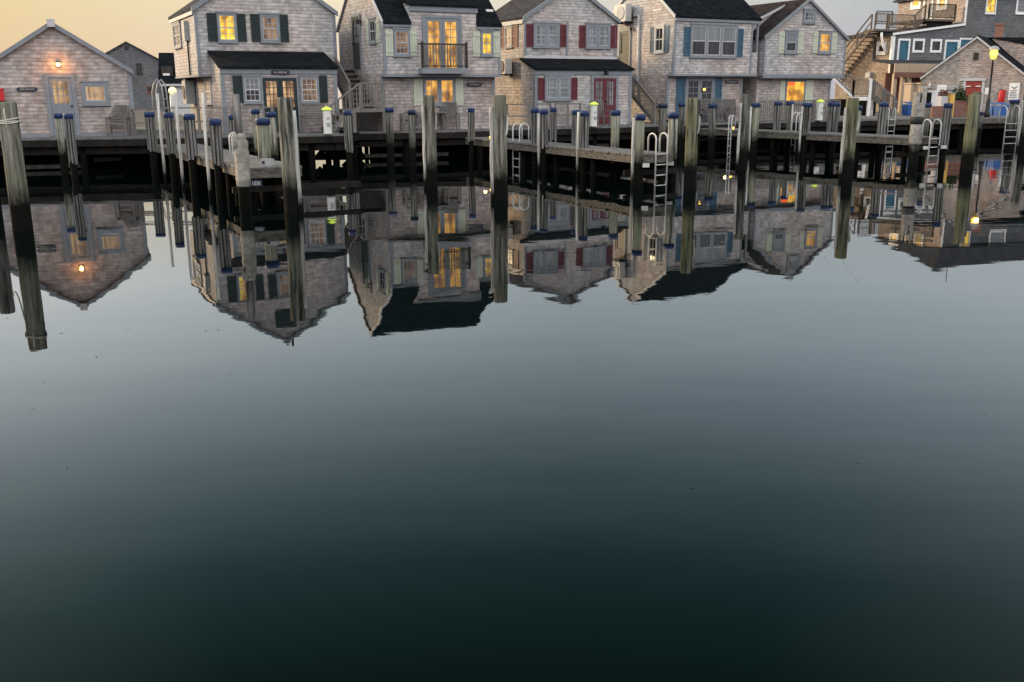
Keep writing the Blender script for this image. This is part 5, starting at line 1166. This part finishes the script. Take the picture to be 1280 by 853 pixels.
for x in (-.35, .35):
    for y in (-.3, .3): m = MB(); m.box(x - .03, x + .03, y - .03, y + .03, 0, .658); m.build('leg', CHAIR, t)

# ------------------------------------------------------------------ piles
rgp = random.Random(11)
def pile_big(x, y, zt, label, r=.165, mat=PILE, strip=None, spl=True, lean=(0, 0), flat=True):
    t = thing('mooring_pile', label, 'pile', (x, y, 0), 0, 'tall bare mooring piles in the water'); t.rotation_euler = (rgp.uniform(-.008, .008), rgp.uniform(-.010, .010), 0)
    m = MB(); pr_ = [(r * 1.1, -1.4)] + [(r * (1.08 - .1 * k / 8), -.1 + (zt + .1) * k / 8) for k in range(8)] + [(r * .98, zt - .03), (r * .90, zt)]
    m.lathe(0, 0, pr_, 18, jit=.035, rg=rgp, lean=lean); m.build('shaft', mat, t)
    if strip is not None:
        a = strip; m = MB(); c = Vector((math.cos(a), math.sin(a), 0)); q = [c * (r * 1.1 + .012) + Vector((lean[0] * (z + 1.4) + math.sin(z * 5) * .006, lean[1] * (z + 1.4), z)) for z in (-.6, 0, .5, 1, 1.5, 2.0, zt - .28)]
        m.tube(q, .045, 8, rads=[.05, .05, .045, .05, .045, .045, .04]); m.build('rub_strip', STRIP, t)
    if spl:
        a = R(-30); m = MB(); c = Vector((math.cos(a), math.sin(a), 0)) * r * .99; m.prism([c + Vector((.0, -.01, zt - .95)), c + Vector((.05, -.01, zt - .9)), c + Vector((.075, -.01, zt - .55)), c + Vector((.05, -.01, zt - .45))], (-.02, .05, 0)); m.build('splinter', STRIP, t)
    return t
LS = R(200)
pile_big(-9.58, 19.11, 2.44, 'stout near pile at the left edge with pale rope wound round its head', .175, PILE, None, False)
pile_big(-11.95, 22.6, 2.44, 'bare pile just beyond the left edge joined by rope to the roped pile', .17, PILE2, None, False)
pile_big(-4.88, 21.86, 2.49, 'tall mossy pile standing before the green double doors', .17, PILE, R(-20), True)
pile_big(-2.24, 27.75, 2.50, 'tall pile with a crooked white strip before the lit lower window', .155, PILE, LS, True)
pile_big(-.27, 24.07, 2.51, 'tall mossy pile with a straight white strip at the centre of the row', .172, PILE, LS, True)
pile_big(4.93, 27.2, 2.40, 'yellow green bare pile between the pier end and the blue-shuttered cottage', .165, PILEG, None, True)
pile_big(7.74, 33.5, 2.46, 'leaning pile with a broad white strip beside the dock light on the third pier', .16, PILE2, R(215), True, (.02, 0))
pile_big(9.98, 29.43, 2.36, 'tall pile with a pale strip and side plank before the white-edged stairs', .185, PILEG, LS, True)
pile_big(15.05, 32.72, 2.43, 'tall yellow green pile before the bush and barn red doors', .175, PILEG, None, False)
pile_big(22.45, 43.7, 2.40, 'pile at the right edge with a long white strip', .18, PILE2, R(190), False)
pile_big(15.9, 34.4, 2.50, 'grey pile with a dark cap right behind the tall yellow green pile', .15, PILE2, None, False)

def pile_cap(x, y, zt, label, r=.135, mat=PILE3, slat=False, z0=.88, pole=None, capm=CAPB, square=False):
    if slat: r = r * .82
    t = thing('dock_pile', label, 'pile', (x, y, 0), 0, 'blue-capped dock piles'); t.rotation_euler = (rgp.uniform(-.012, .012), rgp.uniform(-.014, .014), rgp.uniform(-.3, .3) if not pole else 0)
    m = MB(); m.lathe(0, 0, [(r * .95, -1.4), (r * .95, .0), (r * .93, 1.0), (r * .92, zt - .06)], 14, jit=.04, rg=rgp); m.build('shaft', PILED if slat else mat, t)
    if slat:
        m = MB(); n = 9
        for k in range(n):
            a = 2 * math.pi * k / n + .2; c = Vector((math.cos(a), math.sin(a), 0)); s_ = Vector((-c.y, c.x, 0)); zb = z0 - rgp.uniform(.0, .16)
            q = [c * (r + .002) - s_ * r * .27, c * (r + .002) + s_ * r * .27, c * (r + .032) + s_ * r * .24, c * (r + .032) - s_ * r * .24]
            m.prism([p + Vector((0, 0, zb)) for p in q], (0, 0, zt - .16 - zb))
        m.build('slat_cladding', SLAT, t)
    rc = r * 1.30 if slat else r * 1.10
    m = MB(); m.lathe(0, 0, [(rc * 1.01, zt - .16), (rc * 1.02, zt - .03), (rc * .96, zt - .008), (rc * .5, zt)], 18); m.build('cap', capm, t)
    if pole:
        dx, dy, zp, zb = pole; m = MB(); m.tube([(dx, dy, zb), (dx, dy, 0), (dx - .01, dy, zp * .5), (dx, dy, zp)], .042, 8); m.build('guide_pole', STRIP, t)
    return t
S = True
pile_cap(-13.65, 30.9, 1.99, 'slatted blue-capped pile before the grey shed door', .125, slat=S, z0=.55)
pile_cap(-14.9, 33.0, 1.96, 'blue-capped pile half hidden behind the slatted pile at the shed door', .12)
pile_cap(-11.52, 32.0, 2.01, 'slatted blue-capped pile farthest up the first pier, no pole beside it', .15, slat=S)
pile_cap(-10.23, 30.0, 2.03, 'slatted blue-capped pile with a grey pole crossing its left side', .13, slat=S, pole=(-.13, -.42, 2.58, -1))
pile_cap(-8.91, 27.75, 2.03, 'slatted pile with a leaning pale pole before the side overhang', .15, slat=S, pole=(-.22, -.30, 2.60, -1))
pile_cap(-7.43, 25.1, 1.96, 'slatted pile with white pole at the corner of the porch wing', .135, slat=S, pole=(-.24, -.05, 2.60, -1))
pile_cap(-6.41, 25.8, 1.95, 'thick pale pile with a blue cap beside the grey box on the pier end', .17, PILE3)
pile_cap(-5.3, 32.6, 2.02, 'dark slatted pile with a narrow blue cap before the landing of the grey stairs', .12, slat=S, z0=.8)
pile_cap(-3.53, 35.57, 1.97, 'dull pile with a faded dark cap before the dormer cottage', .13, PILE2, capm=NAVY)
pile_cap(-1.48, 36.84, 2.01, 'slatted blue-capped pile below the dormer cottage name board', .12, slat=S)
pile_cap(1.08, 32.55, 2.02, 'slatted pile with a pale guide pole under the left red porch shutter', .135, slat=S, pole=(-.17, -.1, 1.9, -1))
pile_cap(.80, 33.5, 2.04, 'slatted blue-capped pile behind the guide-poled pile at the red porch', .13, slat=S)
pile_cap(1.52, 36.2, 2.02, 'small slatted pile between two porch windows of the red-shuttered cottage', .11, slat=S)
pile_cap(2.24, 30.75, 2.0, 'slatted pile with a white guide pole before the right red porch shutter', .135, slat=S, pole=(-.19, -.1, 1.97, -1))
pile_cap(2.10, 32.3, 2.01, 'slatted blue-capped pile just behind the white-poled pile on the second pier', .13, slat=S)
pile_cap(3.25, 31.3, 2.01, 'smooth pale pile with blue cap on the far side of the second pier', .14, PILE3)
pile_cap(3.56, 27.6, 1.97, 'smooth pale pile with long white pole at the outer end of the second pier', .14, PILE3, pole=(-.18, -.05, 1.88, -1))
pile_cap(4.68, 28.9, 1.98, 'thick pale pile with blue cap right of the double hoop ladder', .15, PILE3)
pile_cap(9.88, 40.5, 2.09, 'pale wrapped pile with blue cap beside the leaning pile', .17, CANVAS if False else PILE3, pole=(-.2, -.1, 1.95, -1))
pile_cap(11.5, 39.0, 2.11, 'slatted pile with pale guide pole on the third pier below the glowing window', .17, slat=S, z0=.95, pole=(-.22, -.1, 1.97, -1))
pile_cap(13.9, 37.5, 2.13, 'slatted blue-capped pile before the open side of the white-edged stairs landing', .16, slat=S, z0=.97)
pile_cap(15.0, 34.5, 2.13, 'slatted blue-capped pile right of the hoop ladder below the rusty planter', .14, slat=S, z0=.7)
def px(u, y): return aty(u, 130, y).x
pile_cap(px(289, 31), 31.0, 1.93, 'slim blue-capped pile far back on the first pier beside the small hoop', .12, slat=S)
pile_cap(px(319, 33.5), 33.5, 2.06, 'blue-capped pile behind the wrapped pile before the porch window', .13)
pile_cap(px(339, 31.5), 31.5, 2.0, 'blue-capped pile with a slanting white pole left of the green double doors', .14, pole=(.12, -1.2, 1.85, -.2))
pile_cap(px(486, 37.4), 37.4, 2.02, 'short mossy blue-capped pile below the landing of the grey stairs', .15, PILE2)
pile_cap(px(829, 42), 42.0, 2.06, 'dull grey pile with dark cap at the foot of the steep stairs', .18, PILE2, capm=NAVY)
pile_cap(px(853, 43.5), 43.5, 2.08, 'slim grey pile with blue cap before the left tall blue shutter', .14, PILE2)
pile_cap(px(892, 42.5), 42.5, 2.04, 'grey pile with blue cap in front of the garden chairs', .17, PILE2)
pile_cap(px(973, 41.5), 41.5, 2.13, 'slatted pile with a peaked blue cap left of the glowing window', .15, slat=S, z0=.97)
pile_cap(px(988.5, 43.5), 43.5, 2.12, 'pile with white guide pole right below the glowing curtain', .15, PILE2, pole=(.05, -.2, 2.0, -1))
pile_cap(px(1042, 39.8), 39.8, 2.12, 'broad slatted double pile left of the white-edged stairs', .22, slat=S, z0=.97)
pile_cap(px(1073, 38.2), 38.2, 2.0, 'pale round pile with a pointed white head and small blue cap', .16, PILE3)
pile_cap(px(1159, 41), 41.0, 2.05, 'grey pile with blue cap behind the hoop ladder before the dark doorway', .15, PILE2)
pile_cap(px(1268.5, 46), 46.0, 2.12, 'grey pile with blue cap below the bird notice board', .2, PILE2)
pile_cap(px(1227, 50), 50.0, 1.5, 'short dark pile at the wharf edge beneath the street lamp', .15, PILE2, capm=NAVY)

# wrapped piles
t = thing('wrapped_pile', 'grey pile wrapped in lumpy pale canvas at the outer end of the first pier', 'pile', (-6.15, 22.6, 0))
m = MB(); m.lathe(-.0, 0, [(.13, -1.4), (.125, .9), (.12, 1.6)], 14, jit=.05, rg=rgp); m.build('shaft', PILE2, t)
m = MB(); m.lathe(-.02, 0, [(.10, 1.5), (.095, 2.0), (.085, 2.56)], 12, jit=.04, rg=rgp); m.build('upper_shaft', SLAT, t)
m = MB(); m.lathe(.02, 0, [(.13, .5), (.155, .52), (.165, .7), (.155, .85), (.17, 1.0), (.155, 1.1), (.165, 1.25), (.15, 1.35), (.165, 1.5), (.125, 1.58), (.13, 1.62), (.10, 1.70)], 16, jit=.09, rg=rgp); m.build('canvas_wrap', CANVAS, t)
m = MB()
m.lathe(-.08, -.10, [(.02, 1.36), (.07, 1.42), (.06, 1.52), (.09, 1.60), (.05, 1.68), (.02, 1.73)], 10, jit=.2, rg=rgp); m.build('torn_canvas', CANVAS, t)
zt = 2.62
t = thing('wrapped_pile', 'white-topped square-cut pile with a black band at the outer end of the third pier', 'pile', (14.1, 34.75, 0))
m = MB(); m.lathe(0, 0, [(.17, -1.4), (.165, .75)], 14, jit=.04, rg=rgp); m.build('shaft', PILE, t)
m = MB(); m.lathe(0, 0, [(.19, .72), (.21, .8), (.205, 1.1), (.19, 1.42)], 14, jit=.04, rg=rgp); m.build('canvas_wrap', CANVAS, t)
m = MB(); m.lathe(0, 0, [(.20, 1.42), (.225, 1.47), (.225, 1.62), (.20, 1.68)], 14, jit=.03, rg=rgp); m.build('black_band', BLACK, t)
m = MB(); m.box(-.17, .17, -.14, .14, 1.66, 2.15); m.box(-.17, -.03, -.14, .14, 2.15, zt - .12); m.box(.05, .17, -.14, .14, 2.15, zt); m.build('square_top', CANVAS, t)
t = thing('rope', 'pale rope wound round the roped near pile and slung to its neighbour', 'rope', (-9.58, 19.11, 0))
m = MB()
for z0, ph in ((2.08, 0), (2.12, 1.0), (2.05, 2.2)):
    q = [(.19 * math.cos(a) * (1.0), .19 * math.sin(a), z0 + .035 * math.sin(a + ph)) for a in [i * 2 * math.pi / 24 for i in range(25)]]; m.tube(q, .014, 6)
m.tube([(.03, -.195, 2.32), (.035, -.2, 2.2), (.04, -.2, 2.06), (.05, -.2, 1.95)], .013, 6); m.build('coil', ROPE, t)
m = MB(); a = Vector((-.19, .05, 2.08)); b_ = Vector((-11.95 + 9.58 + .18, 22.6 - 19.11, 2.1)); q = [a + (b_ - a) * k / 14 - Vector((0, 0, .45 * 4 * (k / 14) * (1 - k / 14))) for k in range(15)]; m.tube(q, .013, 6); m.build('slack_line', ROPE, t)

# ------------------------------------------------------------------ ladders
def ladder(x, y, zd, label, wd=.42, hoop=.62, low=-.5, rz=R(-58), rungs=True, depth=.38):
    """hoop ladder over the pier edge; local x = along the edge, y = back over the deck"""
    t = thing('dock_ladder', label, 'ladder', (x, y, zd), rz, 'hoop ladders on the docks')
    for s in (-1, 1):
        q = [(s * wd / 2, 0, low - zd)] + [(s * wd / 2, 0, hoop - depth / 2)] + [(s * wd / 2, depth / 2 - depth / 2 * math.cos(a), hoop - depth / 2 + depth / 2 * math.sin(a)) for a in [math.pi * k / 8 for k in range(1, 8)]] + [(s * wd / 2, depth, hoop - depth / 2), (s * wd / 2, depth, .0)]
        m = MB(); m.tube(q, .024, 8); m.build('side_rail', STEEL, t)
    n = int((zd - low + .05) / .29)
    for k in range(n + 1):
        z = -.02 - k * .29
        if z + zd < low + .08: continue
        m = MB(); m.tube([(-wd / 2, 0, z), (wd / 2, 0, z)], .018, 6); m.build('rung', STEEL, t)
    return t
def P2(t_, off=0.0): return (Vector((-1.75, 38.2, 0)) + (Vector((3.72, 27.2, 0)) - Vector((-1.75, 38.2, 0))) * t_)
q = P2(.16); ladder(aty(641, 180, 35.0).x + .12, 35.0, .885, 'slim hoop ladder at the shore end of the second pier beside the central pile', .44, .62, -.5, R(-58))
ladder(4.22, 27.85, .885, 'double hoop ladder at the outer end of the second pier', .44, .55, -.5, R(35), depth=.32)
ladder(px(285, 28.6), 28.6, .88, 'small white hoop standing on the far edge of the first pier', .30, .60, .2, R(-60), depth=.34)
ladder(px(994, 41.5), 41.5, .965, 'single bright hoop rail on the third pier below the glowing curtain', .26, .72, .1, R(-62), depth=.42)
ladder(aty(1168, 180, 34.3).x, 34.3, .965, 'wide hoop ladder at the outer end of the third pier', .50, .62, -.4, R(28), depth=.34)
ladder(aty(1262, 180, 44.4).x, 44.4, 1.12, 'tall galvanised ladder with many rungs before the right bulkhead', .62, .75, -.5, R(10), depth=.5)
ladder(aty(1112, 180, 51.0).x, 51.0, 1.12, 'narrow pale ladder on the wharf edge below the round-shouldered bin', .35, .55, .1, R(5), depth=.3)
ladder(px(914, 41), 41.0, .965, 'thin curved hoop rail beside the dock light on the third pier', .12, .62, -.5, R(-40), depth=.3)

# ------------------------------------------------------------------ pedestals, lights, boxes
def pedestal(u, y, v0, label):
    p = aty(u, 150, y); zt = aty(u, v0, y).z; hh = zt - DZ
    t = thing('power_pedestal', label, 'pedestal', (p.x, y, DZ), R(25), 'white dock power pedestals with glowing caps')
    m = MB(); m.lathe(0, 0, [(.17, 0), (.17, .05), (.15, .06), (.15, hh - .14), (.135, hh - .12)], 16); m.build('column', ACW, t)
    m = MB(); m.lathe(0, 0, [(.19, hh - .118), (.19, hh - .075), (.10, hh - .03), (.04, hh)], 16); m.build('glowing_cap', NEON, t)
    m = MB(); m.box(-.07, .07, -.165, -.148, hh * .30, hh * .42); m.box(-.05, .05, -.165, -.148, hh * .55, hh * .62); m.build('socket_panel', GREYB, t)
pedestal(409, 36.0, 133.5, 'white pedestal with glowing green cap below the right dark green shutter')
pedestal(742, 42.3, 127.5, 'white pedestal with yellow cap before the red double door')
pedestal(1024, 49.4, 124.5, 'pale pedestal with glowing green cap right of the orange curtain')
def docklight(u, v, y, label):
    p = aty(u, v, y); t = thing('dock_light', label, 'lamp', p, 0, 'small amber dock lights')
    m = MB(); m.lathe(0, 0, [(.03, -.08), (.08, -.05), (.085, .02), (.03, .06)], 10); m.build('lens', DOCKL, t)
    m = MB(); m.box(-.05, .05, .08, .16, -.1, .1); m.build('bracket', BLACK, t)
    l = bpy.data.lights.new('lamp_light', 'POINT'); l.energy = 4; l.color = (1, .6, .15); l.shadow_soft_size = .06
    o = bpy.data.objects.new('lamp_light', l); COL.objects.link(o); o.parent = t; o.location = (-.25, -.1, .05)
docklight(614.5, 171.5, 36.6, 'small amber light on the pier edge left of the central pile')
docklight(916, 160.5, 42.8, 'small amber light on the pier edge left of the leaning pile')
p = aty(334, 204, 23.9); t = thing('junction_box', 'small grey box with a dark knob on the outer end of the first pier', 'box', (p.x, p.y, .885), R(-15))
m = MB(); m.box(-.14, .14, -.09, .09, 0, .16); m.build('case', GREYB, t); m = MB(); m.tube([(-.05, -.092, .08), (-.05, -.12, .08)], .035, 10); m.build('knob', BLACK, t)
# number board at the foot of the first pier
p = aty(320.5, 229.3, 23.0)
t = thing('number_board', 'dark board with white figures hung low at the end of the first pier', 'sign', (p.x, p.y, p.z), R(8))
m = MB(); m.box(-.13, .13, .0, .03, -.075, .075); m.build('board', NAVY, t)
def digit(mb, ch, x, w_, h_):
    s_ = {'1': 'cf', '2': 'abged', '3': 'abgcd'}; e = .012
    S_ = dict(a=(0, w_, h_ - e, h_), d=(0, w_, 0, e), g=(0, w_, h_ / 2 - e / 2, h_ / 2 + e / 2), b=(w_ - e, w_, h_ / 2, h_), c=(w_ - e, w_, 0, h_ / 2), e=(0, e, 0, h_ / 2), f=(0, e, h_ / 2, h_))
    if ch == '1': mb.box(x + w_ * .5 - e / 2, x + w_ * .5 + e / 2, -.006, -.001, -h_ / 2, h_ / 2); return
    for k in s_[ch]: a, b, c, d = S_[k]; mb.box(x + a, x + b, -.006, -.001, c - h_ / 2, d - h_ / 2)
m = MB()
for k, ch in enumerate('1231'): digit(m, ch, -.10 + k * .052, .04, .085)
m.build('lettering', WHITE, t)
# white bumper pads on the pier ends
for (u, v, y, lab) in ((807.5, 206.8, 27.4, 'small white bumper pad left of the double hoop ladder'), (838, 204.5, 28.4, 'small white bumper pad right of the double hoop ladder'), (1157.5, 185, 34.2, 'small white bumper pad left of the wide hoop ladder'), (1179.5, 184, 34.3, 'small white bumper pad right of the wide hoop ladder')):
    p = aty(u, v, y); t = thing('bumper_pad', lab, 'bumper', p, R(5), 'white bumper pads on the pier ends'); m = MB(); m.box(-.09, .09, -.03, .03, -.055, .055); m.build('pad', ACW, t); m = MB(); m.box(-.12, .12, .031, .25, -.05, .05); m.build('bracket', DARKW, t)
# overhead wires
for k, (u0, v0, u1, v1, lab) in enumerate(((1073, -4, 1050, 34, 'thin overhead wire rising right from the last cottage roof'), (1042, -4, 1028, 12, 'faint overhead wire near the last cottage ridge'))):
    a, b_ = aty(u0, v0, 66), aty(u1, v1, 60); b2 = a + (a - b_) * 2
    t = thing('overhead_wire', lab, 'wire', a); m = MB(); m.tube([b_ - a, (b2 - a) * .3 - Vector((0, 0, .1)), b2 - a], .012, 5); m.build('strand', GREYB, t)
